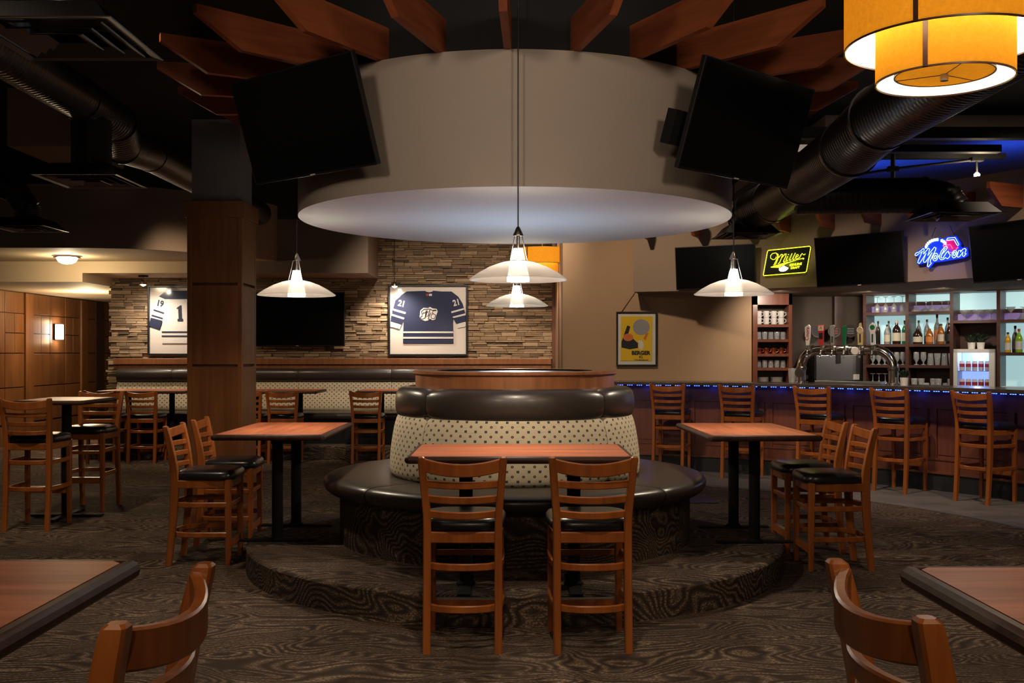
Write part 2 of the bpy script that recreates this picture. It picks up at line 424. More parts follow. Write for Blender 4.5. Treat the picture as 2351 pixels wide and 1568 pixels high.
WD = 15.2                                                        # stone wall
ws = MB(); ws.bx(-6.02, .74, WD, WD + .2, 0, 3.45)
wall_back = struct(ws.build('wall_back', 'taupe_paint', smooth=0))
def ledge_stones():
    rnd = random.Random(3); cells = []
    def fill(x0, x1, z0, z1):
        z = z0
        while z < z1 - .01:
            h = rnd.choice((.030, .036, .042, .05, .06)); h = min(h, z1 - z); x = x0 - rnd.uniform(0, .12)
            while x < x1:
                w = rnd.uniform(.12, .34); a, b = max(x, x0 - rnd.uniform(0, .05)), min(x + w, x1)
                if b - a > .03:
                    if h > .045 and rnd.random() < .45:
                        cells.append((a, b, z, z + h / 2)); cells.append((a, b, z + h / 2, z + h))
                    else: cells.append((a, b, z, z + h))
                x += w
            z += h
    fill(-6.02, .70, 1.37, 2.582); fill(-2.05, .70, 2.582, 3.4); fill(-6.06, -5.93, .17, 1.37)
    def vis(c):                                                  # what the picture shows of a stone, largest first
        d = WD; px0 = PX + c[0] * F / d; px1 = PX + c[1] * F / d; zc = (c[2] + c[3]) / 2; y = PY - (zc - CH) * F / d; x = (px0 + px1) / 2
        if x < 250 or 425 < x < 597 or (338 < x < 430 and 655 < y < 818) or (590 < x < 792 and 670 < y < 795) or (888 < x < 1076 and 652 < y < 818): return 0
        if y < 560 and x > 845: return 0
        return (c[1] - c[0]) * (c[3] - c[2])
    cells.sort(key=vis, reverse=True)
    rest = MB()
    def one(mb, c):
        e = .004; p = rnd.uniform(.015, .055); y = WD - p; t = rnd.uniform(-.008, .008)
        a, b, z0, z1 = c[0] + .002, c[1] - .002, c[2] + .002, c[3] - .002
        i = len(mb.v)
        mb.v += [(a, WD, z0), (b, WD, z0), (b, WD, z1), (a, WD, z1),
                 (a, y + e + t, z0), (b, y + e - t, z0), (b, y + e - t, z1), (a, y + e + t, z1),
                 (a + e, y + t, z0 + e), (b - e, y - t, z0 + e), (b - e, y - t, z1 - e), (a + e, y + t, z1 - e)]
        for q in ((0, 1, 5, 4), (1, 2, 6, 5), (2, 3, 7, 6), (3, 0, 4, 7), (4, 5, 9, 8), (5, 6, 10, 9), (6, 7, 11, 10), (7, 4, 8, 11), (8, 9, 10, 11)):
            mb.f.append(tuple(i + k for k in q))
    for k, c in enumerate(cells):
        if k < 300: m = MB(); one(m, c); m.build('stone', 'ledge_stone', wall_back, smooth=0)
        else: one(rest, c)
    tag(rest.build('stone_courses', 'ledge_stone', wall_back, smooth=0), kind='stuff')
ledge_stones()
# tan wall with the poster, running behind the bar
TW = 12.85
tw = MB(); tw.bx(.646, 3.05, TW, TW + .3, 0, 3.4); struct(tw.build('wall_right', 'tan_paint', smooth=0))
tw = MB(); tw.bx(.646, .76, TW + .3, WD + .1, 0, 3.4); struct(tw.build('wall_return', 'tan_paint', smooth=0))
struct(MB().bx(.63, .70, TW + .9, TW + .98, 0, 3.3).build('trim_2', 'bar_wood', smooth=0))
struct(MB().bx(.60, .646, WD - .12, WD, 1.2, 3.4).build('trim_3', 'bar_wood', smooth=0))
tw = MB(); tw.bx(3.0, 4.75, 13.62, 13.8, 0, 3.0); tw.bx(3.0, 3.06, TW + .3, 13.7, 0, 3.0); struct(tw.build('wall_bar', 'taupe_paint', smooth=0))
struct(MB().bx(4.32, 4.42, 13.52, 13.62, 0, 3.0).build('trim_4', 'shelf_wood', smooth=0))
# left wood-panelled wall
LX = -8.0
wl = MB(); wl.bx(LX - .2, LX, 13, 22, 0, 2.6); wall_left = struct(wl.build('wall_left', 'edge_wood', smooth=0))
rows = [(.33, .90), (.915, 1.45), (1.465, 1.775), (1.79, 2.095), (2.11, 2.44)]
def wpanel(y0, y1, z0, z1, mat='panel_wood', p=.018, nm='panel'):
    MB().bx(LX - .01, LX + p, y0 + .006, y1 - .006, z0, z1).build(nm, mat, wall_left, smooth=0, bev=.003)
for b0, cols in ((13.6, (14.2, 15.0, 15.9)), (15.9, (16.52,)), (16.8, (17.44, 18.05, 18.67)), (18.95, (19.35,)), (19.75, (20.3, 20.9))):
    p = b0
    for ci, c in enumerate(cols):
        split = (ci + (1 if b0 < 16 else 0)) % 2 == (0 if len(cols) > 1 else 1)
        for ri, (z0, z1) in enumerate(rows):
            if ri in (2, 3) and split: wpanel(p, (p + c) / 2, z0, z1); wpanel((p + c) / 2, c, z0, z1)
            elif ri == 2 and not split: wpanel(p, c, rows[2][0], rows[3][1])
            elif ri == 3: pass
            else: wpanel(p, c, z0, z1)
        p = c
for y0, y1 in ((16.52, 16.8), (18.67, 18.95), (20.95, 21.4)): wpanel(y0, y1, .30, 2.44, 'panel_wood', .045, 'stile')
wpanel(13.1, 21.5, 0, .30, 'panel_wood', .03, 'baseboard')
MB().bx(LX - .01, LX + .03, 19.36, 19.74, .0, 2.45).build('recess', 'edge_wood', wall_left, smooth=0)
struct(MB().bx(-8.2, -6.0, 21.5, 21.7, 0, 2.6).build('wall_alcove', 'panel_wood', smooth=0))
# ceilings of the left alcove and bulkheads
m = MB(); m.bx(-12, -6.0, 14.1, 22, 2.459, 2.9); struct(m.build('ceiling_alcove', 'cream_paint', smooth=0))
m = MB(); m.bx(-6.0, -3.75, 14.1, 15.19, 2.582, 2.9); struct(m.build('bulkhead', 'cream_paint', smooth=0))
m = MB(); m.bx(-3.75, -2.01, 14.09, 15.19, 2.58, 3.33); struct(m.build('bulkhead_shaded', 'soffit_paint', smooth=0))  # cream bulkhead in shade, the darkness put into its paint
edge = [(-12, 12.27), (-5.6, 12.27), (-5.2, 12.28), (-4.7, 12.38), (-4.4, 12.55), (-4.13, 12.8), (-3.8, 13.15), (-3.5, 13.6), (-3.3, 14.0), (-3.28, 14.085)]
m = MB(); rings = [[(x, y, 2.745), (x, y, 3.5), (x, 14.1, 3.5), (x, 14.1, 2.745)] for x, y in edge]
m.sweep(rings); struct(m.build('ceiling_ring', 'cream_paint', smooth=20))
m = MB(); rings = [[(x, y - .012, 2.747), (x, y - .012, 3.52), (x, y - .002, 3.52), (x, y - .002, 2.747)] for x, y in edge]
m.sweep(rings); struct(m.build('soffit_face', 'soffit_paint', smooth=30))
struct(MB().bx(-5.2, -4.5, 10.4, 11.7, 3.6, 4.2).build('bulkhead_box', 'soffit_paint', smooth=0))

# bar soffit above the bar
TS0, TS1 = R(15.9), R(112)
sof = struct(MB().arc(5.42, 8.2, 2.225, 3.24, TS0, TS1, 60).build('bar_soffit', 'soffit_paint', smooth=25))
for px in (1490, 1606, 1716, 1812, 1913, 2020, 2128, 2236, 2345):
    x, y, th = hit(px, 5.42)
    t = thing('soffit_fin', None, None); bpy.data.objects.remove(t)
    mb = MB(); mb.prism([(0, 2.86), (-.30, 2.86), (-.46, 3.02), (-.46, 3.08), (0, 3.08)], -.02, .02)
    o = mb.build('fin', 'fin_wood', sof, smooth=0); o.location = (x, y, 0); o.rotation_euler = (0, 0, PI / 2 - th)

# ------------------------------------------------------------------ pillar
D0 = 8.40; px0, px1 = P(431, 0, D0).x, P(555, 0, D0).x; pw = px1 - px0; pcx = (px0 + px1) / 2; pcy = D0 + pw / 2
pil = thing('pillar', 'square wood-clad pillar with grey painted upper shaft behind the left tables', 'pillar', (pcx, pcy, 0))
h = pw / 2 - .02
MB().bx(-h, h, -h, h, 0, 2.74).build('core', 'edge_wood', pil, smooth=0)
ZT = [(.20, 1.355), (1.375, 2.035), (2.055, 2.62)]
for k in range(4):
    M = Matrix.Rotation(k * PI / 2, 4, 'Z')
    for z0, z1 in ZT:
        MB().box((0, -pw / 2 + .008, (z0 + z1) / 2), (pw - .07, .024, z1 - z0), M=M).build('panel', 'pillar_wood', pil, smooth=0, bev=.003)
    MB().box((pw / 2 - .015, -pw / 2 + .015, 1.31), (.04, .04, 2.62), M=M).build('corner_stile', 'pillar_wood', pil, smooth=0, bev=.004)
    MB().box((0, -pw / 2 + .004, .10), (pw + .03, .03, .20), M=M).build('base_board', 'bar_wood', pil, smooth=0, bev=.004)
MB().bx(-pw / 2 - .022, pw / 2 + .022, -pw / 2 - .022, pw / 2 + .022, 2.60, 2.735).build('capital', 'pillar_wood', pil, smooth=0, bev=.004)
MB().bx(-pw / 2 + .025, pw / 2 - .025, -pw / 2 + .025, pw / 2 - .025, 2.735, 3.42).build('shaft', 'grey_paint', pil, smooth=0)
MB().bx(-pw / 2 + .03, pw / 2 - .03, -pw / 2 + .03, pw / 2 - .03, 3.42, 4.2).build('upper_shaft', 'black_ceiling', pil, smooth=0)

# ------------------------------------------------------------------ ceiling drum with radial fins
dr = thing('ceiling_drum', 'large round taupe drum canopy with radiating wooden fins above the banquette', 'canopy', (CX, CY, 2.425))
DR = 1.535
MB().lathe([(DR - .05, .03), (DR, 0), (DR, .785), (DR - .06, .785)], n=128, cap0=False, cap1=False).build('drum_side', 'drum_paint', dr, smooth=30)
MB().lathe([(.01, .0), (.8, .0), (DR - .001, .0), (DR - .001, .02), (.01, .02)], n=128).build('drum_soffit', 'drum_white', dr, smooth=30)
MB().lathe([(DR - .06, .775), (DR - .06, 1.775), (DR - .10, 1.775), (DR - .10, .775)], n=64, cap0=False, cap1=False).build('hanger_ring', 'black_ceiling', dr, smooth=30)
fin_me = MB().prism([(1.44, .785), (2.172, .785), (2.453, .942), (2.453, .99), (1.44, .99)], -.022, .022).mesh('fin', 'fin_wood', 0)
for k in range(24):
    th = R(-1.7 + 15 * k)                                        # measured from the camera side, clockwise seen from the room
    f = obj('fin', fin_me, dr); f.rotation_euler = (0, 0, math.atan2(-math.cos(th), math.sin(th)))

# ------------------------------------------------------------------ televisions
def tv(loc, yaw, tilt, w, hgt, label, group=None, bracket=.25, side=0):
    t = thing('television', label, 'television', loc, yaw, group, tilt)
    MB().bx(-w / 2, w / 2, .002, .035, -hgt / 2, hgt / 2).build('casing', 'tv_bezel', t, smooth=0, bev=.004)
    MB().bx(-w / 2 + .012, w / 2 - .012, -.001, .003, -hgt / 2 + .016, hgt / 2 - .010).build('screen', 'screen', t, smooth=0)
    MB().bx(-w * .25, w * .25, .035, .07, -hgt * .3, hgt * .25).build('back_housing', 'tv_bezel', t, smooth=0)
    MB().bx(-.02, .02, -.003, .002, -hgt / 2 + .003, -hgt / 2 + .010).build('maker_mark', 'label_white', t, smooth=0)
    if bracket:
        b = MB().bx(-.16, .16, .07, .09, -.14, .14); b.bx(-.05, .05, .08, bracket, -.06, .06); b.build('wall_bracket', 'black_metal', t, smooth=0)
    if side: MB().bx(-w / 2 - .015, -w / 2 + .25, .10, .17, -.20, .0).build('junction_box', 'black_metal', t, smooth=0)
    return t
tv((-1.268, 6.036, 2.852), R(-38.9), R(18.2), 1.12, .64, 'big black flat television tilted down on the left side of the round drum', 'drum televisions', .22)
tv((1.437, 6.088, 2.836), R(41.9), R(18.6), 1.12, .64, 'big black flat television tilted down on the right side of the round drum', 'drum televisions', .30, 1)
p = P(682, 733, 15.03); tv((p.x, p.y, p.z), 0, R(2), 1.41, .80, 'flat television on the stone wall between the two framed jerseys', None, .10)
for px, py, w, hh, lab in ((1641, 614, .97, .52, 'flat television on the bar soffit left of the yellow neon sign'),
                           (1970, 597, 1.02, .56, 'flat television on the bar soffit between the yellow and the blue neon signs'),
                           (2335, 575, 1.05, .57, 'flat television on the bar soffit right of the blue neon sign')):
    x, y, th = hit(px, 5.30); tv((x, y, CH - (py - PY) * y / F), -th, R(7), w, hh, lab, 'televisions above the bar', .14)

# ------------------------------------------------------------------ round banquette on its carpeted platform
plat = tag(MB().lathe([(1.88, 0), (1.88, .155), (1.872, .165), (1.855, .17), (.3, .17), (.3, .0)], n=128, cap0=False, cap1=False).build('platform', 'carpet', smooth=35),
           'round carpeted platform step under the circular banquette', 'platform')
plat.location = (CX, CY, 0)
bq = thing('round_banquette', 'circular dark leather banquette with dotted fabric back in the middle of the room', 'banquette', (CX, CY, .17))
def rounded(prof, k=2):
    for _ in range(k):
        q = []
        for i in range(len(prof)):
            a, b = prof[i], prof[(i + 1) % len(prof)]
            q += [(a[0] * .75 + b[0] * .25, a[1] * .75 + b[1] * .25), (a[0] * .25 + b[0] * .75, a[1] * .25 + b[1] * .75)]
        prof = q
    return prof
def cushion_arc(name, prof, mat, parent, seg, uv=False, pinch=.10, soft=.035, rref=1.0, N=28):
    c = (sum(p[0] for p in prof) / len(prof), sum(p[1] for p in prof) / len(prof))
    L = [0]
    for i in range(len(prof) - 1): L.append(L[-1] + math.dist(prof[i], prof[i + 1]))
    t0 = PI / 4 + seg * PI / 2; t1 = t0 + PI / 2; rings = []; ts = []
    us = sorted(set([i / N for i in range(N + 1)] + [.006, .015, .03, .97, .985, .994]))
    for u in us:
        t = t0 + .004 + (t1 - t0 - .008) * u; dd = min(u, 1 - u) * (PI / 2) * rref
        s = 1 - pinch * math.exp(-dd / soft)
        rings.append([((c[0] + (a - c[0]) * s) * math.sin(t), (c[0] + (a - c[0]) * s) * math.cos(t), c[1] + (z - c[1]) * s) for a, z in prof]); ts.append(t)
    o = MB().sweep(rings).build(name, mat, parent, smooth=60); n = len(prof)
    if uv: uvmap(o, lambda i: (ts[min(i // n, len(ts) - 1)] * rref, L[i % n]))
    return o
Z0 = .17
seat_p = rounded([(.80, .33), (1.24, .325), (1.335, .345), (1.365, .40), (1.345, .445), (1.25, .457), (.80, .452)], 2)
back_p = rounded([(.72, .43), (.885, .43), (.90, .52), (.885, .68), (.855, .84), (.815, .90), (.70, .90)], 2)
roll_p = rounded([(.69, .862), (.80, .850), (.850, .868), (.862, .96), (.846, 1.045), (.79, 1.070), (.70, 1.065)], 2)
MB().lathe([(1.247, 0), (1.247, .34)], n=96).build('base', 'carpet', bq, smooth=30)
for s in range(4):
    cushion_arc('seat_cushion', seat_p, 'brown_leather', bq, s, pinch=.09, rref=1.3, soft=.03)
    cushion_arc('back_cushion', back_p, 'dotted_fabric', bq, s, uv=True, pinch=.16, rref=.88, soft=.03)
    cushion_arc('head_roll', roll_p, 'brown_leather', bq, s, pinch=.24, rref=.84, soft=.05)
MB().lathe([(.716, .8), (.716, 1.155)], n=96).build('wood_collar', 'cap_wood', bq, smooth=30)
MB().lathe([(.56, 1.150), (.725, 1.150), (.737, 1.158), (.737, 1.172), (.728, 1.178), (.56, 1.178)], n=96, cap0=False, cap1=False).build('cap_ring', 'cap_wood', bq, smooth=30)
MB().lathe([(.01, 1.160), (.30, 1.160)], n=64, cap0=False, cap1=False).build('added_glow_disc', 'added_cap_glow', bq, smooth=0)  # emissive disc added for the bluish reflection and the drum's cool underside
MB().lathe([(.56, 1.150), (.56, 1.166), (.30, 1.166), (.30, 1.150)], n=64, cap0=False, cap1=False).build('glass_surround', 'steel', bq, smooth=0)

# ------------------------------------------------------------------ tables
def chrect(hx, hy, o, c=.022): return [(hx + o, -hy + c), (hx + o, hy - c), (hx - c, hy + o), (-hx + c, hy + o), (-hx - o, hy - c), (-hx - o, -hy + c), (-hx + c, -hy - o), (hx - c, -hy - o)]
def table_top(t, hx, hy, z):
    bw = .030
    top = [(x, y) for x, y in chrect(hx - bw, hy - bw, 0)]
    mb = MB(); mb.sweep([[(x, y, z - .03) for x, y in top], [(x, y, z) for x, y in top]]); mb.build('tabletop', 'tabletop_wood', t, smooth=0)
    prof = [(-bw, -.002), (-bw + .004, 0), (-.014, -.001), (-.004, -.008), (0, -.018), (-.003, -.03), (-.012, -.038), (-bw, -.04)]
    rings = [[(*chrect(hx, hy, o)[k], z + dz) for o, dz in prof] for k in range(8)]
    MB().sweep(rings, True, False, True).build('edge_band', 'edge_wood', t, smooth=30)
def table2(name, label, loc, rz, zt, group, hx=.61, hy=.38, sep=.605):
    t = thing(name, label, 'table', loc, rz, group); table_top(t, hx, hy, zt)
    for s in (-1, 1):
        x = s * sep / 2
        MB().lathe([(.038, .012), (.038, zt - .045)], (x, 0, 0), 20).build('column', 'black_metal', t)
        MB().lathe([(.055, .010), (.055, .016), (.042, .03)], (x, 0, 0), 20).build('collar', 'black_metal', t)
        MB().bx(x - .035, x + .035, -.26, .26, 0, .012).build('foot_bar', 'black_metal', t, smooth=0, bev=.004)
        MB().bx(x - .04, x + .04, -.2, .2, zt - .045, zt - .038).build('mounting_plate', 'black_metal', t, smooth=0)
    return t
ZT1 = .93 - .17
table2('banquette_table', 'reddish wood table in front of the round banquette with two stools drawn up', (.044, 5.67, .17), 0, ZT1, 'tables around the round banquette')
table2('banquette_table', 'reddish wood table at the left of the round banquette beside the pillar', (-1.625, 7.30, .17), R(90), ZT1, 'tables around the round banquette')
table2('banquette_table', 'reddish wood table at the right of the round banquette facing the bar', (1.66, 7.24, .17), R(91), ZT1, 'tables around the round banquette')
def hightop(label, loc, hx, hy, zt, group, rz=0):
    t = thing('high_top_table', label, 'table', loc, rz, group); table_top(t, hx, hy, zt)
    MB().lathe([(.042, .02), (.042, zt - .045)], n=20).build('column', 'black_metal', t)
    mb = MB()
    for k in range(4):
        M = Matrix.Rotation(k * PI / 2, 4, 'Z'); mb.box((.16, 0, .016), (.32, .06, .018), M=M)
    mb.build('cross_base', 'black_metal', t, smooth=0)
    MB().bx(-.14, .14, -.14, .14, zt - .046, zt - .038).build('mounting_plate', 'black_metal', t, smooth=0)
    return t
hightop('small high-top table between two tall stools at the left', (-4.0, 9.07, 0), .31, .38, 1.06, None, 0)
hightop('high table in the near left corner of the picture', (-1.135, 1.45, 0), .385, .61, 1.06, 'near tables cut by the frame')
hightop('high table in the near right corner of the picture', (1.145, 1.39, 0), .385, .61, 1.06, 'near tables cut by the frame')
for x, lab in ((-5.05, 'table at the wall bench left of the pillar'), (-3.26, 'table at the wall bench just right of the pillar under the wall television'), (-1.52, 'table at the wall bench left of the round banquette, under the blue jersey')):
    table2('bench_table', lab, (x, 14.10, .17), 0, ZT1 + .02, 'tables along the wall bench', .61, .38)

# ------------------------------------------------------------------ stools
def sweep_rect(path, sizes, cham=.005):
    """rectangular section (x half, y half) swept upwards along path of centres"""
    rings = []
    for (x, y, z), (a, b) in zip(path, sizes):
        c = min(cham, a * .6, b * .6)
        rings.append([(x + a, y - b + c, z), (x + a, y + b - c, z), (x + a - c, y + b, z), (x - a + c, y + b, z), (x - a, y + b - c, z), (x - a, y - b + c, z), (x - a + c, y - b, z), (x + a - c, y - b, z)])
    return MB().sweep(rings)
def ribbon(path, th, hgt, cham=.004):
    """flat band of thickness th and height hgt along a horizontal path (x, y, z)"""
    rings = []; m = len(path)
    for i, p in enumerate(path):
        a = Vector(path[max(i - 1, 0)]); b = Vector(path[min(i + 1, m - 1)]); t = (b - a); t.z = 0; t.normalize(); n = Vector((t.y, -t.x, 0)); p = Vector(p)
        q = []
        for dx, dz in ((th / 2, -hgt / 2 + cham), (th / 2, hgt / 2 - cham), (th / 2 - cham, hgt / 2), (-th / 2 + cham, hgt / 2), (-th / 2, hgt / 2 - cham), (-th / 2, -hgt / 2 + cham), (-th / 2 + cham, -hgt / 2), (th / 2 - cham, -hgt / 2)):
            q.append(tuple(p + n * dx + Vector((0, 0, dz))))
        rings.append(q)
    return MB().sweep(rings)
def make_stool(name, up):
    t = thing(name, 'x', 'stool')
    H = .968 + up * 1.0; S = .655 + up                           # top of the posts, top of the seat
    def px(z):                                                   # half spacing of the posts at height z
        return .176 + max(0, (z - S) / (H - S)) * .026
    def py(z):
        if z < S - .05: return -.235 + .042 * math.sin(min(1, z / (S - .05)) * PI / 2)
        k = max(0, (z - S + .05) / (H - S + .05)); return -.193 - .058 * k ** 1.5
    zs = [0, .1, .25, .4, S - .12, S - .05, S + .02, S + .1, S + .18, S + .25, H - .02, H - .006, H]
    for s in (-1, 1):
        sizes = [(.019, .020 + .008 * min(1, z / (S - .1))) if z < S else (.0185, .027 - .008 * (z - S) / (H - S)) for z in zs]
        sizes[-2] = (.017, .018); sizes[-1] = (.012, .012)
        sweep_rect([(s * px(z), py(z), z) for z in zs], sizes).build('back_post', 'chair_wood', t, 28)
        sweep_rect([(s * .180, .175, 0), (s * .180, .172, S - .06)], [(.017, .017), (.020, .022)]).build('front_leg', 'chair_wood', t, 28)
    def rail(z, hgt, nm, th=.021, bow=.052, dip=.004):
        w = px(z) - .012; n = 12
        path = [(-w + 2 * w * i / n, py(z) + .002 - bow * (1 - (2 * i / n - 1) ** 2), z - dip * (1 - (2 * i / n - 1) ** 2)) for i in range(n + 1)]
        ribbon(path, th, hgt).build(nm, 'chair_wood', t, 28)
    rail(H - .044, .064, 'crest_rail', .022, .052, .022)
    for z in (H - .137, H - .212, H - .288): rail(z, .036, 'slat')
    # seat frame
    a = S - .092
    ribbon([(-.175, -.198, a), (0, -.206, a), (.175, -.198, a)], .02, .055).build('apron', 'chair_wood', t, 28)
    ribbon([(.175, .178, a), (0, .186, a), (-.175, .178, a)], .02, .055).build('apron', 'chair_wood', t, 28)
    for s in (-1, 1): ribbon([(s * .182, -.19, a), (s * .192, 0, a), (s * .182, .17, a)], .02, .055).build('apron', 'chair_wood', t, 28)
    # cushion
    rings = []
    for sc, z in ((.90, S - .066), (.985, S - .060), (1.0, S - .045), (.985, S - .022), (.93, S - .006), (.75, S + .004), (.45, S + .009), (.1, S + .010)):
        ring = []
        for k in range(32):
            an = 2 * PI * k / 32; c, s_ = math.cos(an), math.sin(an); e = .42
            x = abs(c) ** e * (1 if c > 0 else -1); y = abs(s_) ** e * (1 if s_ > 0 else -1)
            ring.append((x * sc * (.210 + .012 * y), y * sc * .212 + .010, z))
        rings.append(ring)
    MB().sweep(rings).build('seat_cushion', 'black_leather', t, 60)
    # bent hoop stretchers and front bars
    for z in (.42 + up * 1.1, .213 + up):
        pth = [(-.193, .165, z), (-.196, .05, z), (-.194, -.05, z), (-.188, -.12, z), (-.168, -.18, z), (-.12, -.215, z), (-.06, -.230, z), (0, -.234, z)]
        pth += [(-x, y, zz) for x, y, zz in reversed(pth[:-1])]
        ribbon(pth, .018, .036).build('hoop_stretcher', 'chair_wood', t, 28)
    MB().bx(-.165, .165, .165, .185, .40 + up, .43 + up).build('front_stretcher', 'chair_wood', t, 0, .003)
    fr = MB().bx(-.165, .165, .160, .186, .115 + up * 1.1, .170 + up * 1.1).build('footrest', 'chair_wood', t, 0, .003)
    MB().bx(-.160, .160, .158, .188, .170 + up * 1.1, .1725 + up * 1.1).build('foot_plate', 'steel', fr, 0)
    return t
low = make_stool('counter_stool', 0.0); tall = make_stool('bar_stool', .132)
used = {}
def stool(src, x, y, rz, label, group):
    o = src if src.name not in used else copy_tree(src)
    used[src.name] = 1
    o.location = (x, y, 0); o.rotation_euler = (0, 0, rz); o['label'] = label; o['group'] = group
    return o
g = 'counter stools around the banquette'
stool(low, -.243, 5.195, 0, 'wooden stool with its back to us at the front table, left of the two', g)
stool(low, .392, 5.195, R(1.5), 'wooden stool with its back to us at the front table, right of the two', g)
stool(low, -2.150, 7.18, R(-88), 'wooden stool left of the left banquette table, nearer of the two', g)
stool(low, -2.175, 7.86, R(-87), 'wooden stool left of the left banquette table, beside the pillar', g)
stool(low, 2.195, 7.00, R(90), 'wooden stool right of the right banquette table, nearer of the two', g)
stool(low, 2.19, 7.58, R(91), 'wooden stool right of the right banquette table, farther of the two', g)
g = 'counter stools along the wall bench'
for px, lab in ((565, 'wooden stool at the wall bench half hidden by the pillar'), (648, 'wooden stool at the wall bench just right of the pillar'),
                (840, 'wooden stool at the wall bench left of the round banquette'), (325, 'wooden stool at the wall bench left of the pillar, under the white jersey'),
                (232, 'wooden stool at the far left end of the wall bench, behind a tall stool')):
    stool(low, (px - PX) * 13.4 / F, 13.62, 0, lab, g)
g = 'tall bar stools'
stool(tall, -4.01, 8.56, 0, 'tall stool at the left edge with its back to us at the high-top table', g)
stool(tall, -3.98, 9.54, PI, 'tall stool facing us behind the high-top table at the left', g)
for px, lab in ((1533, 'tall bar stool nearest the banquette, first in the row along the bar'), (1691.7, 'second tall bar stool from the banquette along the bar'),
                (1865, 'middle tall bar stool of the five along the bar'), (2042.8, 'fourth tall bar stool from the banquette along the bar'), (2231.6, 'rightmost tall bar stool at the bar')):
    x, y, th = hit(px, 5.15); x2, y2 = pol(5.375, th); stool(tall, x2, y2, -th, lab, g)
stool(tall, -.805, 1.62, R(90), 'tall wooden stool back close to us at the lower left', g)
stool(tall, .845, 1.65, R(-90), 'tall wooden stool back close to us at the lower right', g)

# ------------------------------------------------------------------ wall bench
pf = MB().bx(-5.9, .6, 13.90, WD - .07, 0, .17).build('bench_platform', 'carpet', smooth=0, bev=.012)
tag(pf, 'long carpeted step under the wall bench and its tables', 'platform')
wb = thing('wall_bench', 'long dark leather bench with dotted fabric back along the stone wall', 'bench', (-2.7, 14.9, .17))
def cushion_line(name, prof, x0, x1, mat, uv=False, pinch=.08, soft=.05):
    c = (sum(p[0] for p in prof) / len(prof), sum(p[1] for p in prof) / len(prof)); L = [0]
    for i in range(len(prof) - 1): L.append(L[-1] + math.dist(prof[i], prof[i + 1]))
    xs = [x0 + (x1 - x0) * u for u in (0, .01, .02, .04, .08, .2, .35, .5, .65, .8, .92, .96, .98, .99, 1)]; rings = []
    for x in xs:
        s = 1 - pinch * math.exp(-min(x - x0, x1 - x) / soft)
        rings.append([(x, c[0] + (y - c[0]) * s, c[1] + (z - c[1]) * s) for y, z in prof])
    o = MB().sweep(rings).build(name, mat, wb, 60); n = len(prof)
    if uv: uvmap(o, lambda i: (xs[min(i // n, len(xs) - 1)], L[i % n]))
seat_l = rounded([(-.5, .33), (-.54, .37), (-.53, .43), (-.45, .452), (.05, .452), (.05, .33)], 2)
back_l = rounded([(-.10, .42), (-.09, .60), (-.02, .90), (.10, .90), (.10, .42)], 2)
roll_l = rounded([(-.02, .865), (-.07, .91), (-.08, 1.0), (-.05, 1.06), (.05, 1.075), (.12, 1.07), (.12, .865)], 2)
MB().bx(-3.15, 3.25, -.42, .22, .001, .36).build('base', 'black_plastic', wb, smooth=0)
xs = [P(270, 0, 14.9).x + 2.7, P(420, 0, 14.9).x + 2.7 - .15, P(553, 0, 14.9).x + 2.7 - .1, P(686, 0, 14.9).x + 2.7, P(899, 0, 14.9).x + 2.7, P(1112, 0, 14.9).x + 2.7, 3.27]
for a, b in zip(xs, xs[1:]):
    cushion_line('seat_cushion', seat_l, a + .002, b - .002, 'brown_leather', pinch=.04)
    cushion_line('back_cushion', back_l, a + .002, b - .002, 'dotted_fabric', True, .03)
    cushion_line('head_roll', roll_l, a + .002, b - .002, 'brown_leather', pinch=.08)
MB().bx(-3.2, 3.28, .06, .29, 1.05, 1.12).build('ledge_board', 'cap_wood', wb, smooth=0, bev=.004)
MB().bx(-3.2, 3.28, .03, .29, 1.125, 1.215).build('ledge_cap', 'cap_wood', wb, smooth=0, bev=.006)

# ------------------------------------------------------------------ the bar
TB0, TB1 = R(7.0), R(100)
bar = thing('bar', 'curved dark red wood bar front with recessed panels behind the row of bar stools', 'bar', (0, 0, 0))
YM = TW - .005
MB().arc(5.74, 5.84, .18, 1.07, TB0, TB1, 70, YM).build('backing', 'bar_wood', bar, 30)
MB().arc(5.66, 5.80, 0.006, .19, TB0, TB1, 70, YM).build('plinth', 'beam_black', bar, 30)
MB().arc(5.645, 5.72, .185, .205, TB0, TB1, 70, YM).build('plinth_ledge', 'bar_wood', bar, 30)
MB().arc(5.715, 5.80, .205, .33, TB0, TB1, 70, YM).build('bottom_rail', 'bar_wood', bar, 30)
MB().arc(5.705, 5.72, .325, .345, TB0, TB1, 70, YM).build('moulding', 'bar_wood', bar, 30)
MB().arc(5.715, 5.80, .87, 1.07, TB0, TB1, 70, YM).build('top_rail', 'bar_wood', bar, 30)
k0 = R(12.6); st = R(9.7)
for k in range(9):
    t = k0 + k * st
    for s in (-1, 1): MB().arc(5.715, 5.76, .33, .88, t + s * R(.52) - R(.36), t + s * R(.52) + R(.36), 3, YM).build('stile', 'bar_wood', bar, 30)
    a, b = t + R(.95), t + st - R(.95)
    MB().arc(5.722, 5.735, .345, .37, a, b, 10, YM).build('panel_moulding', 'bar_wood', bar, 30)
    MB().arc(5.730, 5.745, .38, .86, a, b, 10, YM).build('panel', 'bar_wood', bar, 30)
HB = 1.115
ctr = tag(MB().arc(5.42, 6.02, HB - .042, HB, TB0, TB1, 80, YM).build('bar_counter', 'counter_stone', None, 30, .006), 'long curved dark bar counter lit blue from below', 'counter')
led = MB()
for q in (-.026, 0, .026): led.box((q, 0, 0), (.010, .012, .008))
led_me = led.mesh('light_module', 'led_blue', 0)
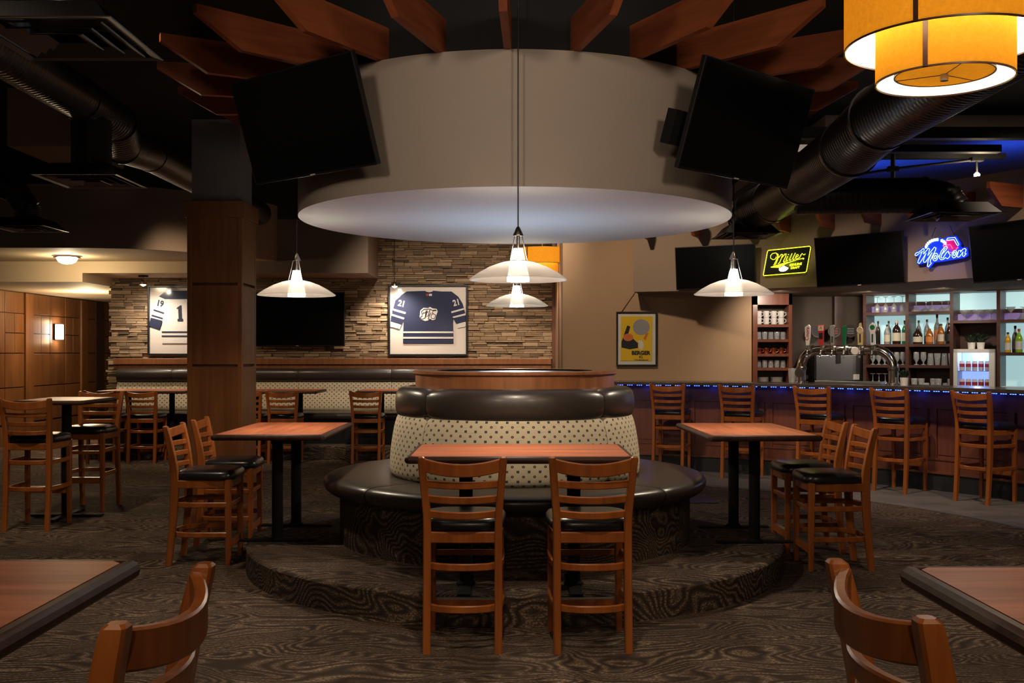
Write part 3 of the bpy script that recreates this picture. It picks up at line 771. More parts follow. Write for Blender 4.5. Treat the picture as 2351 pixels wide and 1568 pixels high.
for px in range(1424, 2352, 22):
    x, y, th = hit(px + (px - 1424) * .00, 5.50); o = obj('light_module', led_me, ctr, (x, y, HB - .047)); o.rotation_euler = (0, 0, -th)
for k in range(9):
    x, y = pol(5.56, R(17 + 8.2 * k)); point('counter_led_glow', (x, y, HB - .09), .18, (.03, .06, 1.0), .04)

# beer tower
xl, yl, tl = hit(1840, 5.72); xr, yr, tr = hit(2051, 5.72); mid = Vector(((xl + xr) / 2, (yl + yr) / 2, HB)); ang = math.atan2(yr - yl, xr - xl)
LT = math.hypot(xr - xl, yr - yl)
tw_ = thing('beer_tower', 'chrome arched beer tap tower with tall tap handles standing on the bar counter', 'beer tower', mid, ang)
hw = LT / 2; zr = .385; rb = .20
path = [(-hw, 0, .02), (-hw, 0, zr - rb)] + [(-hw + rb - rb * math.cos(a), 0, zr - rb + rb * math.sin(a)) for a in [PI / 2 * i / 8 for i in range(1, 9)]]
path += [(-x, 0, z) for x, y, z in reversed(path)]
MB().tube(path, .052, 20).build('arch_pipe', 'chrome', tw_, 60)
for s in (-1, 1):
    MB().lathe([(.075, 0), (.075, .012), (.058, .022)], (s * hw, 0, 0), 24).build('base_flange', 'chrome', tw_)
    MB().lathe([(.060, zr - rb - .03), (.062, zr - rb - .02), (.062, zr - rb), (.055, zr - rb + .008)], (s * hw, 0, 0), 24, False, False).build('joint_ring', 'brushed', tw_)
MB().lathe([(.055, -.01), (.055, .01)], n=12).build('badge', 'brushed', tw_).matrix_local = Matrix.Translation((-hw, -.055, .12)) @ Matrix.Rotation(PI / 2, 4, 'X')
o = MB().lathe([(.048, -.008), (.05, .0), (.04, .008)], n=8).build('medallion', 'white_ceramic', tw_); o.matrix_local = Matrix.Translation((.13, -.056, zr - .01)) @ Matrix.Rotation(PI / 2, 4, 'X')
taps = [(-.42, 'tap_white', 'blade', .30), (-.255, 'tap_red', 'paddle', .29), (-.12, 'tap_grey', 'slim', .29), (.02, 'tap_green', 'blade2', .29), (.205, 'tap_gold', 'slim2', .31), (.345, 'tap_white', 'round', .31)]
for x, mt, kind, L in taps:
    x *= LT / 1.08
    MB().lathe([(.058, -.018), (.058, .018)], n=20, cap0=False, cap1=False).build('clamp_ring', 'brushed', tw_).matrix_local = Matrix.Translation((x, 0, zr)) @ Matrix.Rotation(PI / 2, 4, 'Y')
    MB().tube([(x, -.05, zr), (x, -.10, zr - .01), (x, -.115, zr - .05), (x, -.115, zr - .09)], .012, 10).build('faucet', 'chrome', tw_, 60)
    MB().tube([(x, -.085, zr), (x, -.085, zr + .06)], .012, 10).build('collar', 'chrome', tw_, 60)
    z0, z1 = zr + .055, zr + L
    if kind == 'blade': pts = [(-.018, z0), (.018, z0), (.034, z0 + .10), (.036, z1 - .03), (.016, z1), (-.034, z1 - .03), (-.032, z0 + .10)]
    elif kind == 'paddle': pts = [(-.022, z0), (.022, z0), (.034, z1 - .08), (.040, z1 - .07), (.040, z1), (-.040, z1), (-.040, z1 - .07), (-.034, z1 - .08)]
    elif kind == 'slim': pts = [(-.020, z0), (.020, z0), (.024, z1 - .05), (.040, z1 - .02), (.02, z1), (-.03, z1 - .01), (-.026, z1 - .05)]
    elif kind == 'blade2': pts = [(-.014, z0), (.014, z0), (.026, z1 - .09), (.030, z1), (-.026, z1 - .03), (-.028, z1 - .10)]
    elif kind == 'slim2': pts = [(-.028, z0), (.028, z0), (.034, z1 - .10), (.020, z1 - .06), (.010, z1), (-.012, z1 - .01), (-.020, z1 - .06), (-.034, z1 - .10)]
    else: pts = [(-.022, z0), (.022, z0), (.028, z1 - .12), (.042, z1 - .07), (.036, z1 - .03), (.0, z1), (-.036, z1 - .03), (-.042, z1 - .07), (-.028, z1 - .12)]
    hd = MB().prism([(a + x, b) for a, b in pts], -.098, -.074).build('tap_handle', mt, tw_, 0, .005)
    if kind == 'blade':
        o = obj('lettering', text_mesh('Coors', .060, 'tap_red', .001, .2, 1.0, .001), hd, (x, -.100, (z0 + z1) / 2 + .01)); o.rotation_euler = (0, R(-86), 0)
    if kind == 'paddle':
        MB().bx(x - .022, x + .022, -.101, -.097, z1 - .16, z1 - .09).build('badge', 'black_plastic', hd, 0)
        o = obj('lettering', text_mesh('A', .05, 'tap_red', .001), hd, (x, -.1005, z1 - .035)); MB().bx(x - .034, x + .034, -.0995, -.097, z1 - .065, z1 - .008).build('plaque', 'label_cream', hd, 0)
    if kind in ('slim', 'slim2', 'round'): MB().bx(x - .010, x + .010, -.100, -.097, z0 + .03, z1 - .13).build('script_band', 'label_dark', hd, 0)
    if kind == 'slim2':
        o = MB().lathe([(.030, -.004), (.038, 0), (.030, .004)], n=20, cap0=False, cap1=False).build('crescent', 'tap_white', hd); o.matrix_local = Matrix.Translation((x, -.102, z1 - .085)) @ Matrix.Rotation(PI / 2, 4, 'X')
    if kind == 'round':
        o = MB().lathe([(.027, -.004), (.027, .004)], n=20).build('emblem', 'tap_green', hd); o.matrix_local = Matrix.Translation((x, -.100, z1 - .055)) @ Matrix.Rotation(PI / 2, 4, 'X')
MB().bx(-hw * .72, hw * .72, .03, .17, .001, .03).build('drip_tray', 'steel', tw_, 0, .004)

def barpt(px, r): x, y, th = hit(px, r); return x, y, th
# ------------------------------------------------------------------ small wares
def pot_plant(name, label, loc, rp, hp, hl, n, spread, group=None):
    t = thing(name, label, 'plant', loc, 0, group)
    MB().lathe([(rp * .85, 0), (rp, hp), (rp * .9, hp), (rp * .88, hp - .01)], n=20).build('pot', 'white_ceramic', t)
    rnd = random.Random(len(label)); mb = MB()
    for k in range(n):
        a = rnd.uniform(0, 2 * PI); e = rnd.uniform(.1, 1) * spread; h = hl * rnd.uniform(.45, 1); w = rnd.uniform(.006, .012)
        d = Vector((math.cos(a), math.sin(a), 0)); s = Vector((-d.y, d.x, 0)) * w
        p0 = Vector((0, 0, hp - .01)) + d * rp * .4; p1 = p0 + d * e * .5 + Vector((0, 0, h * .7)); p2 = p0 + d * e + Vector((0, 0, h))
        i = len(mb.v); mb.v += [tuple(p0 - s * .4), tuple(p0 + s * .4), tuple(p1 + s), tuple(p1 - s), tuple(p2)]
        mb.f += [(i, i + 1, i + 2, i + 3), (i + 3, i + 2, i + 4)]
    tag(mb.build('foliage', 'leaf', t, 0), kind='stuff')
    return t
x, y, th = barpt(2076, 5.70); pot_plant('potted_succulent', 'spiky green plant in a white pot on the bar right of the beer tower', (x, y, HB), .045, .085, .10, 60, .07)
x, y, th = barpt(1820, 5.80)
t = thing('glass_pitcher', 'clear glass pitcher on the bar counter at the left foot of the beer tower', 'pitcher', (x, y, HB))
MB().lathe([(.045, 0), (.055, .17), (.052, .17), (.043, .006)], n=20).build('body', 'clear_glass', t)
MB().tube([(.05, 0, .14), (.09, 0, .12), (.085, 0, .05), (.048, 0, .03)], .006, 8).build('handle', 'clear_glass', t, 60)

# back bar cabinet, set at an angle
bx0, by0 = P(1985, 0, 13.0).x, 13.0; bx1, by1 = P(2292, 0, 12.06).x, 12.06
ux, uy = (bx1 - bx0), (by1 - by0); BL = math.hypot(ux, uy); rzb = math.atan2(uy, ux); BM = Matrix.Translation((bx0, by0, 0)) @ Matrix.Rotation(rzb, 4, 'Z')
bb = thing('back_bar_cabinet', 'dark wood back bar cabinet with glowing open shelves of bottles and glasses', 'cabinet', (bx0, by0, 0), rzb)
cw = BL / 3; DP = .36; TOP = 2.21; NC = 4
def bbx(x0, x1, y0, y1, z0, z1, nm, mt): return MB().bx(x0, x1, y0, y1, z0, z1).build(nm, mt, bb, 0)
for k in range(NC + 1): bbx(k * cw - .02, k * cw + .02, 0, DP, 0, 2.26, 'upright', 'shelf_wood')
bbx(-.02, NC * cw, -.03, DP, TOP, 2.36, 'top_beam', 'shelf_wood')
bbx(-.02, NC * cw + .02, DP, DP + .03, 0, 2.3, 'back_panel', 'shelf_wood')
bbx(-.04, NC * cw + .02, -.25, DP, .94, 1.0, 'work_counter', 'counter_stone'); bbx(-.04, NC * cw + .02, -.22, -.02, 0, .94, 'counter_body', 'shelf_wood')
SH = {0: (1.985, 1.58, 1.315), 1: (1.985, 1.58, 1.315), 2: (1.865,), 3: (1.865, 1.475)}
for c in range(NC):
    x0, x1 = c * cw + .02, (c + 1) * cw - .02
    for z in SH[c]: bbx(x0, x1, .005, DP, z - .035, z, 'shelf', 'shelf_wood')
    z1 = SH[c][0]
    bbx(x0, x1, DP - .012, DP, z1 + .14, TOP, 'light_panel', 'shelf_glow')
    if c != 2: bbx(x0, x1, DP - .012, DP, SH[c][1], z1 - .036, 'light_panel', 'shelf_glow')
    bbx(x0, x1, DP - .12, DP - .013, z1, z1 + .085, 'display_step', 'shelf_violet')
    if c == 3: bbx(x0, x1, DP - .012, DP, 1.0, SH[3][1] - .04, 'light_panel', 'shelf_glow')
def on_bb(x, y, z): v = BM @ Vector((x, y, z)); return (v.x, v.y, v.z)

meshes = {}
def glass_mesh(kind):
    if kind in meshes: return meshes[kind]
    pr = {'wine': [(.034, 0), (.035, .003), (.005, .010), (.004, .09), (.012, .098), (.032, .125), (.036, .16), (.031, .20)],
          'coupe': [(.034, 0), (.035, .003), (.005, .010), (.004, .065), (.02, .075), (.055, .105), (.062, .125)],
          'martini': [(.036, 0), (.037, .003), (.005, .010), (.004, .08), (.058, .150)],
          'pint': [(.029, 0), (.030, .004), (.041, .145)],
          'tumbler': [(.031, 0), (.034, .02), (.037, .09)],
          'tulip': [(.032, 0), (.033, .004), (.008, .012), (.010, .035), (.036, .08), (.034, .13), (.031, .16)]}[kind]
    m = MB(); inner = [(max(r - .003, .002), z + .004) for r, z in reversed(pr)]
    m.lathe(pr + inner, n=14, cap0=True, cap1=True); meshes[kind] = m.mesh(kind + '_glass', 'clear_glass', 60); return meshes[kind]
def glass(kind, loc, label, group, inv=False):
    o = obj({'wine': 'wine_glass', 'coupe': 'coupe_glass', 'martini': 'cocktail_glass', 'pint': 'pint_glass', 'tumbler': 'tumbler', 'tulip': 'tulip_glass'}[kind], glass_mesh(kind))
    o.location = loc
    if inv: o.rotation_euler = (PI, 0, 0); o.location.z += max(v.co.z for v in glass_mesh(kind).vertices)
    return tag(o, label, 'glass', group)
for i in range(4): glass('wine', on_bb(.13 + i * .105, .10, 1.985), 'upside-down wine glass on the top shelf of the first back bar bay', 'wine glasses on the top shelf', True)
for i in range(5): glass('coupe', on_bb(cw + .09 + i * .095, .08 + .09 * (i % 2), 1.985), 'upside-down coupe glass on the top shelf of the second back bar bay', 'coupe glasses on the top shelf', True)
for i in range(3): glass('coupe', on_bb(2 * cw + .13 + i * .15, .10, 1.865), 'wide margarita glass upright on the shelf above the small fridge', 'margarita glasses above the fridge')
for i in range(3): glass('martini', on_bb(3 * cw + .12 + i * .12, .08 + .08 * (i % 2), 1.865), 'cocktail glass on the top shelf at the right end of the back bar', 'cocktail glasses at the right end', i == 1)
for i in range(6): glass('tulip', on_bb(.075 + i * .075, .10, 1.315), 'footed beer glass on the third shelf of the first bay behind the beer tower', 'footed beer glasses')
for i in range(5): glass('wine', on_bb(.08 + i * .078, .08, 1.0), 'stemmed glass upside down on the lowest level of the first bay', 'stemmed glasses on the lowest level', True)
for i in range(2): glass('tulip', on_bb(cw + .09 + i * .085, .09, 1.315), 'footed glass at the left end of the third shelf of the second bay', 'footed glasses in the second bay')
for i in range(4): glass('pint', on_bb(cw + .26 + i * .082, .09, 1.315), 'straight pint glass on the third shelf of the second bay', 'pint glasses in the second bay', i % 2 == 0)
for i in range(7): glass('tumbler' if i % 3 == 2 else 'pint', on_bb(cw + .07 + i * .072, .07 + .05 * (i % 2), 1.0), 'short tumbler on the lowest level of the second bay' if i % 3 == 2 else 'pint glass on the lowest level of the second bay', 'glasses on the lowest level of the second bay')

def bottle(loc, hgt, r, body, label_mat, cap, text, kind='round'):
    t = thing('bottle', text, 'bottle', loc, rzb, 'spirit bottles on the back bar')
    n = 16 if kind == 'round' else 8
    b = hgt * .58
    MB().lathe([(r * .95, 0), (r, .01), (r, b), (r * .8, b + .03), (r * .36, b + .065), (r * .33, hgt * .93)], n=n).build('body', body, t, 50)
    if label_mat: MB().lathe([(r + .001, b * .22), (r + .001, b * .82)], n=n, cap0=False, cap1=False).build('paper_label', label_mat, t, 50)
    MB().lathe([(r * .40, hgt * .90), (r * .40, hgt)], n=10).build('stopper', cap, t)
    return t
bt = [(.12, .17, .30, .030, 'bottle_dark', None, 'black_plastic', 'dark slim bottle at the back left of the first bay behind a tap handle'),
      (.245, .20, .30, .031, 'bottle_clear', 'label_white', 'black_plastic', 'clear bottle with tall neck at the back of the first bay'),
      (.26, .08, .25, .038, 'bottle_clear', 'label_cream', 'black_plastic', 'clear squat bottle with cream label in the first bay'),
      (.375, .09, .30, .052, 'bottle_dark', 'label_cream', 'label_cream', 'broad dark liqueur bottle with cream label in the first bay'),
      (.475, .09, .30, .036, 'bottle_green', 'label_cream', 'black_plastic', 'green bottle with dark spout beside the divider in the first bay')]
for x, y, hh, r, bd, lb, cp, tx in bt: bottle(on_bb(x, y, 1.58), hh, r, bd, lb, cp, tx)
bt = [(.09, .20, .30, .034, 'bottle_clear', 'label_dark', 'black_plastic', 'grey-labelled bottle at the back left of the second bay'),
      (.11, .08, .19, .058, 'bottle_dark', 'label_cream', 'black_plastic', 'squat dark whisky bottle with cream crest label in the second bay'),
      (.19, .20, .31, .036, 'bottle_clear', 'label_white', 'black_plastic', 'clear square bottle at the back of the second bay, third from the left'),
      (.25, .08, .19, .046, 'bottle_amber', 'label_orange', 'bottle_amber', 'squat amber bottle with orange label in the second bay'),
      (.31, .20, .37, .036, 'bottle_clear', 'label_orange', 'tap_red', 'tallest bottle of the second bay with a red cap'),
      (.385, .08, .25, .042, 'bottle_amber', 'label_cream', 'black_plastic', 'square bottle with cream paper label in the second bay'),
      (.435, .20, .33, .034, 'bottle_clear', 'label_dark', 'black_plastic', 'clear bottle with black cap at the back right of the second bay'),
      (.485, .08, .26, .040, 'bottle_dark', 'label_dark', 'black_plastic', 'black-labelled square whiskey bottle beside the divider in the second bay')]
for x, y, hh, r, bd, lb, cp, tx in bt: bottle(on_bb(cw + x, y, 1.58), hh, r, bd, lb, cp, tx)
bt = [(.09, .08, .24, .036, 'bottle_gold', 'label_white', 'black_plastic', 'golden yellow bottle at the right end of the back bar'),
      (.15, .19, .32, .036, 'bottle_clear', 'label_white', 'black_plastic', 'clear bottle with dark cap behind the yellow bottle'),
      (.21, .08, .28, .040, 'bottle_lime', 'label_white', 'tap_red', 'lime green bottle at the right end of the back bar'),
      (.28, .17, .32, .034, 'bottle_clear', 'label_white', 'black_plastic', 'white-labelled bottle right of the lime green bottle'),
      (.32, .07, .24, .034, 'bottle_dark', 'label_dark', 'black_plastic', 'dark bottle at the picture edge on the back bar')]
for x, y, hh, r, bd, lb, cp, tx in bt: bottle(on_bb(3 * cw + x, y, 1.475), hh, r, bd, lb, cp, tx)
# small fridge with cans
fx = 2.5 * cw; fr = thing('glass_door_fridge', 'small white glass-door fridge of cans lit blue inside on the back bar', 'fridge', on_bb(fx, -.02, 1.0), rzb)
fw, fd, fh = .46, .34, .515
def fbx(x0, x1, y0, y1, z0, z1, nm, mt, par=fr, bev=0): return MB().bx(x0, x1, y0, y1, z0, z1).build(nm, mt, par, 0, bev)
m = MB(); m.bx(-fw / 2, fw / 2, fd - .03, fd, 0, fh); m.bx(-fw / 2, fw / 2, 0, fd, 0, .03); m.bx(-fw / 2, fw / 2, 0, fd, fh - .03, fh)
m.bx(-fw / 2, -fw / 2 + .025, 0, fd, 0, fh); m.bx(fw / 2 - .025, fw / 2, 0, fd, 0, fh); m.build('body', 'white_plastic', fr, 0)
fbx(-fw / 2 + .03, fw / 2 - .03, fd - .045, fd - .035, .04, fh - .04, 'interior_light', 'fridge_glow')
fbx(-fw / 2 + .026, fw / 2 - .026, .03, fd - .05, .245, .25, 'wire_shelf', 'steel')
dm = MB(); dm.bx(-fw / 2, fw / 2, -.03, -.002, 0, .05); dm.bx(-fw / 2, fw / 2, -.03, -.002, fh - .045, fh); dm.bx(-fw / 2, -fw / 2 + .045, -.03, -.002, 0, fh); dm.bx(fw / 2 - .06, fw / 2, -.03, -.002, 0, fh)
dr_ = dm.build('door', 'white_plastic', fr, 0)
MB().bx(-fw / 2 + .045, fw / 2 - .06, -.02, -.014, .05, fh - .045).build('pane', 'pane_glass', dr_, 0)
x, y, z = on_bb(fx, .15, 1.0 + fh - .06); point('fridge_light', (x, y, z), 2.2, (.5, .62, 1), .03)
can_me = MB().lathe([(.024, 0), (.031, .008), (.031, .105), (.025, .118), (.025, .12)], n=14).mesh('can', 'can_silver', 50)
band_me = MB().lathe([(.0315, .045), (.0315, .085)], n=14, cap0=False, cap1=False).mesh('can_band', 'can_red', 50)
for rr in range(2):
    for i in range(5):
        t = thing('beverage_can', 'silver and red can on the %s shelf of the small fridge' % ('lower', 'upper')[rr], 'can', on_bb(fx - .155 + i * .072, .06, 1.0 + (.031, .251)[rr]), rzb, 'cans on the %s fridge shelf' % ('lower', 'upper')[rr])
        obj('body', can_me, t); obj('printed_band', band_me, t)
for i, lab in ((0, 'left one of two bushy plants in white pots on the fridge'), (1, 'right one of two bushy plants in white pots on the fridge')):
    pot_plant('potted_shrub', lab, on_bb(fx - .05 + i * .105, .07, 1.0 + fh + .001), .045, .08, .13, 110, .15, 'potted plants on the fridge')
# monitor and printer at the right
t = thing('till_monitor', 'black till monitor at the right end of the back bar', 'monitor', on_bb(3 * cw + .30, .0, 1.0), rzb - .1)
m = MB().bx(-.02, .26, 0, .03, .07, .38).build('screen_casing', 'black_plastic', t, 0, .005); m.rotation_euler = (R(-8), 0, 0)
MB().bx(0.0, .24, -.002, .002, .09, .36).build('screen', 'screen', m, 0)
MB().bx(.04, .2, -.05, .15, .001, .05).build('base', 'black_plastic', t, 0, .005); MB().bx(.1, .14, .04, .07, .04, .2).build('neck', 'black_plastic', t, 0)
t = thing('receipt_printer', 'white receipt printer in front of the till monitor', 'printer', on_bb(3 * cw + .17, -.16, 1.0), rzb)
MB().bx(-.1, .2, -.07, .07, .001, .075).build('body', 'white_plastic', t, 0, .01); MB().bx(-.07, .13, -.073, -.069, .035, .045).build('paper_slot', 'black_plastic', t, 0)
# stainless machine under the taps, on a back counter
x0 = P(1868, 0, 13.2).x; x1 = P(1975, 0, 13.2).x
tag(MB().bx(3.53, bx0 - .06, 13.05, 13.6, .0, 1.06).build('back_counter', 'shelf_wood', None, 0, .004), 'dark back counter under the stainless machine behind the beer tower', 'counter')
t = thing('glass_washer', 'black countertop machine with a stainless steel front behind the beer tower', 'appliance', ((x0 + x1) / 2, 13.15, 1.06)); w = (x1 - x0) / 2
MB().bx(-w, w + .06, .01, .42, .001, .47).build('housing', 'black_plastic', t, 0, .005)
MB().bx(-w + .02, w - .02, -.004, .012, .05, .375).build('steel_door', 'steel', t, 0, .003)
MB().bx(-.03, .03, -.02, .0, .275, .40).build('latch', 'black_plastic', t, 0, .003)
MB().bx(w - .11, w - .03, -.006, .0, .06, .13).build('sticker', 'label_white', t, 0)
o = MB().lathe([(.03, 0), (.03, .02)], n=16).build('side_knob', 'chrome', t); o.matrix_local = Matrix.Translation((-w - .09, .1, .09)) @ Matrix.Rotation(PI / 2, 4, 'X')
# round keg badges behind the taps
for px, ttl in ((1877, 'plain'), (1915, 'ring'), (1952, 'ring')):
    q = P(px, 760, 13.45); k = thing('keg_badge', {'1877': 'plain dark round bar badge leftmost behind the tap handles', '1915': 'round dark badge with a ring behind the red tap handle', '1952': 'round dark badge with a ring behind the green tap handle'}[str(px)], 'badge', (q.x, q.y, q.z), 0, 'round badges on the wall behind the taps')
    o = MB().lathe([(.085, -.01), (.085, .01)], n=28).build('disc', 'label_dark', k); o.rotation_euler = (PI / 2, 0, 0)
    o = MB().lathe([(.072, -.012), (.086, -.013), (.086, .0)], n=28, cap0=False, cap1=False).build('rim', 'shelf_wood', k); o.rotation_euler = (-PI / 2, 0, 0)
    MB().bx(-.01, .01, .01, 13.62 - q.y, -.06, .0).build('standoff', 'black_plastic', k, 0)
    if ttl == 'ring':
        for zz in (-.03, 0, .03): MB().bx(-.045, .045, -.013, -.010, zz - .006, zz + .006).build('lettering_bar', 'tap_red' if px == 1915 else 'tap_grey', k, 0)

# mug shelf in the end of the tan wall
sx0, sx1 = 3.06, 3.56; sh = thing('mug_shelf', 'narrow tall dark wood shelf of mugs and glasses beside the tan wall', 'shelf', (sx0, TW + .02, 0)); sw = sx1 - sx0
def sbx(x0, x1, y0, y1, z0, z1, nm, mt='bar_wood'): return MB().bx(x0, x1, y0, y1, z0, z1).build(nm, mt, sh, 0)
sbx(0, .06, -.04, .24, 0, 2.22, 'upright'); sbx(sw - .04, sw, -.04, .24, 0, 2.22, 'upright'); sbx(0, sw, -.04, .24, 2.08, 2.22, 'top_rail'); sbx(0, sw, .24, .26, 0, 2.2, 'back_panel', 'taupe_paint')
SZ = [CH - (py - PY) * 12.95 / F for py in (745, 779, 812, 844)] + [1.09]
for z in SZ: sbx(.06, sw - .04, -.02, .24, z - .035, z, 'shelf')
def mug(loc, mat, label, group, hgt=.085, r=.036):
    t = thing('mug', label, 'mug', loc, 0, group); key = ('mug', mat)
    if key not in meshes:
        meshes[key] = (MB().lathe([(r * .9, 0), (r, .006), (r, hgt), (r - .004, hgt), (r - .006, .01)], n=18).mesh('mug_body', mat, 50),
                       MB().tube([(r - .003, 0, hgt * .82), (r + .022, 0, hgt * .78), (r + .026, 0, hgt * .4), (r - .003, 0, hgt * .2)], .005, 8).mesh('mug_handle', mat, 60))
    obj('body', meshes[key][0], t); obj('handle', meshes[key][1], t); return t
for i in range(4):
    xx = sx0 + .105 + i * .096
    for j in range(2): mug((xx, TW + .10, SZ[0] + .001 + j * .087), 'white_ceramic', 'white mug of the %s row stacked on the mug shelf' % ('lower', 'upper')[j], 'white mugs, %s row' % ('lower', 'upper')[j])
    mug((xx, TW + .10, SZ[2] + .001), 'copper', 'hammered copper mug on the third board of the mug shelf', 'copper mugs', .075, .034)
for j, nm in ((1, 'second'), (3, 'fourth')):
    for i in range(5): glass('tumbler', (sx0 + .10 + i * .078, TW + .09, SZ[j] + .001), 'clear tumbler on the %s board of the mug shelf' % nm, 'tumblers on the %s board' % nm, i % 2 == 0)
pl_me = MB().lathe([(.04, 0), (.075, .010), (.076, .013), (.04, .004)], n=24).mesh('plate', 'white_ceramic', 50)
for i, nm in ((0, 'left'), (1, 'right')):
    for j in range(6): tag(obj('plate', pl_me, None, (sx0 + .155 + i * .18, TW + .10, SZ[4] + .001 + j * .0105)), 'white plate in the %s stack at the bottom of the mug shelf' % nm, 'plate', 'plates of the %s stack' % nm)

# ------------------------------------------------------------------ neon signs
def sign_frame(px, py, r, label, name, cat='sign'):
    x, y, th = hit(px, r); t = thing(name, label, cat, (x, y, CH - (py - PY) * y / F), -th)
    ta = (px - PX) / F; sx = y / F / (math.cos(th) + ta * math.sin(th)); return t, sx, y / F
def strokes(t, paths, conv, rad, mat, name, yoff=-.02):
    for p in paths:
        pts = [conv(*q) for q in p]; MB().tube([(a, yoff, b) for a, b in pts], rad, 8).build(name, mat, t, 60)
t, sx, sz = sign_frame(1808.5, 600, 5.385, 'yellow neon beer sign with a glowing border on the bar soffit', 'neon_sign')
k = 160 / 2351.0
def cv(X, Y): return ((X - 1153) * k * sx, -(Y - 735) * k * sz)
bp = [cv(*q) for q in ((330, 1180), (1770, 1140), (1940, 300), (1900, 270), (500, 330), (470, 360))]
MB().prism(bp, -.010, .012).build('backboard', 'sign_black', t, 0)
bd = [(345, 1185), (1750, 1140), (1795, 1105), (1935, 320), (1900, 275), (510, 330), (478, 370), (335, 1150)]
MB().tube([(*[cv(*q)[0]], -.016, cv(*q)[1]) for q in bd], .0045, 8, loop=True).build('border_tube', 'neon_yellow', t, 60)
strokes(t, [[(790, 560), (745, 645), (665, 655), (590, 600), (590, 515), (655, 445), (765, 430), (845, 480), (862, 560), (820, 690), (765, 815), (690, 838)],
            [(800, 470), (835, 560), (780, 700), (720, 800)],
            [(868, 600), (960, 485), (1000, 490), (962, 620), (895, 775), (845, 798)], [(985, 600), (1080, 485), (1125, 480), (1100, 585), (1025, 735), (1045, 765), (1095, 728)],
            [(1175, 565), (1122, 690), (1130, 738), (1180, 700)], [(1190, 505), (1210, 520)], [(1320, 480), (1232, 690), (1242, 722), (1292, 690)], [(1430, 470), (1342, 662), (1352, 700), (1402, 668)],
            [(1450, 620), (1530, 575), (1520, 525), (1465, 545), (1432, 640), (1470, 680), (1545, 640)], [(1625, 530), (1562, 655)], [(1592, 595), (1655, 500), (1715, 560), (1762, 520)],
            [(600, 910), (850, 930), (1180, 790), (1480, 700), (1660, 675)], [(600, 905), (900, 830), (1180, 770)], [(1680, 655), (1715, 670), (1700, 700), (1675, 685), (1680, 655)]], cv, .0036, 'neon_yellow', 'neon_tube')
MB().prism([cv(*q) for q in ((600, 912), (860, 935), (1180, 785), (900, 830))], -.014, -.009).build('swash', 'neon_yellow', t, 0)
MB().prism([cv(*q) for q in ((880, 950), (960, 930), (1040, 880), (1110, 920), (1190, 960), (1150, 1020), (1080, 1060), (1020, 1070), (930, 1065), (880, 1030))], -.020, -.012).build('crest', 'neon_yellow_hot', t, 0)
for s, X, Y in (('GENUINE', 1425, 860), ('DRAFT', 1410, 965)):
    a, b = cv(X, Y); o = obj('lettering', text_mesh(s, 105 * k * sz, 'neon_yellow', .002, .25, .95, .0008), t, (a, -.014, b)); o.rotation_euler = (0, R(-4), 0)
point('sign_glow', (0, -.10, 0), 1.0, (.75, .8, .05), .08, t)
t, sx, sz = sign_frame(2161, 578, 5.37, 'blue and red neon beer sign hanging on the bar soffit', 'neon_sign')
k = 200 / 2351.0
def cv(X, Y): return ((X - 1187) * k * sx, -(Y - 682) * k * sz)
MB().prism([cv(*q) for q in ((440, 700), (520, 610), (690, 520), (790, 470), (900, 350), (1090, 290), (1270, 340), (1350, 290), (1590, 290), (1720, 520), (1690, 610), (1880, 620), (1910, 840), (1800, 900), (1250, 950), (1000, 960), (870, 1110), (790, 1080), (800, 950), (540, 980), (500, 900), (560, 760))], -.002, .010).build('backboard', 'sign_blue', t, 0)
def ell(cx, cy, rx, ry, a, n=18): return [(cx + rx * math.cos(q) * math.cos(a) - ry * math.sin(q) * math.sin(a), cy + rx * math.cos(q) * math.sin(a) + ry * math.sin(q) * math.cos(a)) for q in [2 * PI * i / n for i in range(n + 1)]]
strokes(t, [[(515, 735), (480, 715), (490, 680), (545, 640), (560, 655), (640, 610), (710, 550), (738, 580), (718, 705), (860, 555), (890, 585), (838, 755), (1020, 540), (1062, 570), (1050, 625), (910, 890), (905, 945), (940, 965), (852, 1070), (825, 1045), (845, 905), (955, 690), (780, 925), (735, 935), (712, 890), (790, 690), (640, 910), (595, 955), (560, 930), (570, 880), (690, 625), (515, 735)],
            ell(1045, 815, 68, 105, .2), ell(1045, 815, 28, 50, .2), [(1115, 800), (1160, 790), (1210, 660), (1290, 570), (1345, 545), (1368, 580), (1340, 640), (1225, 750), (1195, 830), (1215, 855), (1260, 850), (1340, 720), (1395, 680), (1400, 730), (1445, 790), (1420, 850), (1370, 890), (1320, 850), (1270, 890), (1200, 905), (1160, 860), (1150, 800)],
            [(1210, 770), (1290, 620), (1320, 600)], ell(1555, 780, 62, 100, .2), ell(1555, 770, 26, 48, .2), [(1620, 840), (1670, 690), (1720, 690), (1715, 740), (1770, 670), (1830, 650), (1862, 690), (1830, 770), (1840, 800), (1865, 790), (1800, 865), (1765, 840), (1780, 740), (1690, 860), (1650, 870), (1620, 840)],
            [(1345, 380), (1375, 335), (1570, 335), (1672, 530), (1640, 568)], [(1350, 388), (1540, 388), (1625, 545)]], cv, .0032, 'neon_white_blue', 'neon_tube', -.012)
for i in range(11):
    a = PI * (.94 - .80 * i / 10); X = 1060 + 275 * math.cos(a) + (0); Y = 560 - 215 * math.sin(a)
    if i == 7: continue
    c = cv(X, Y); MB().box((c[0], -.012, c[1]), (.026, .010, .030)).build('lit_letter', 'neon_white_blue', t, 0, .004)
MB().prism([cv(*q) for q in ((1340, 410), (1530, 410), (1620, 580), (1590, 660), (1500, 690), (1380, 640), (1280, 540))], -.008, -.004).build('red_hexagon', 'sign_red', t, 0)
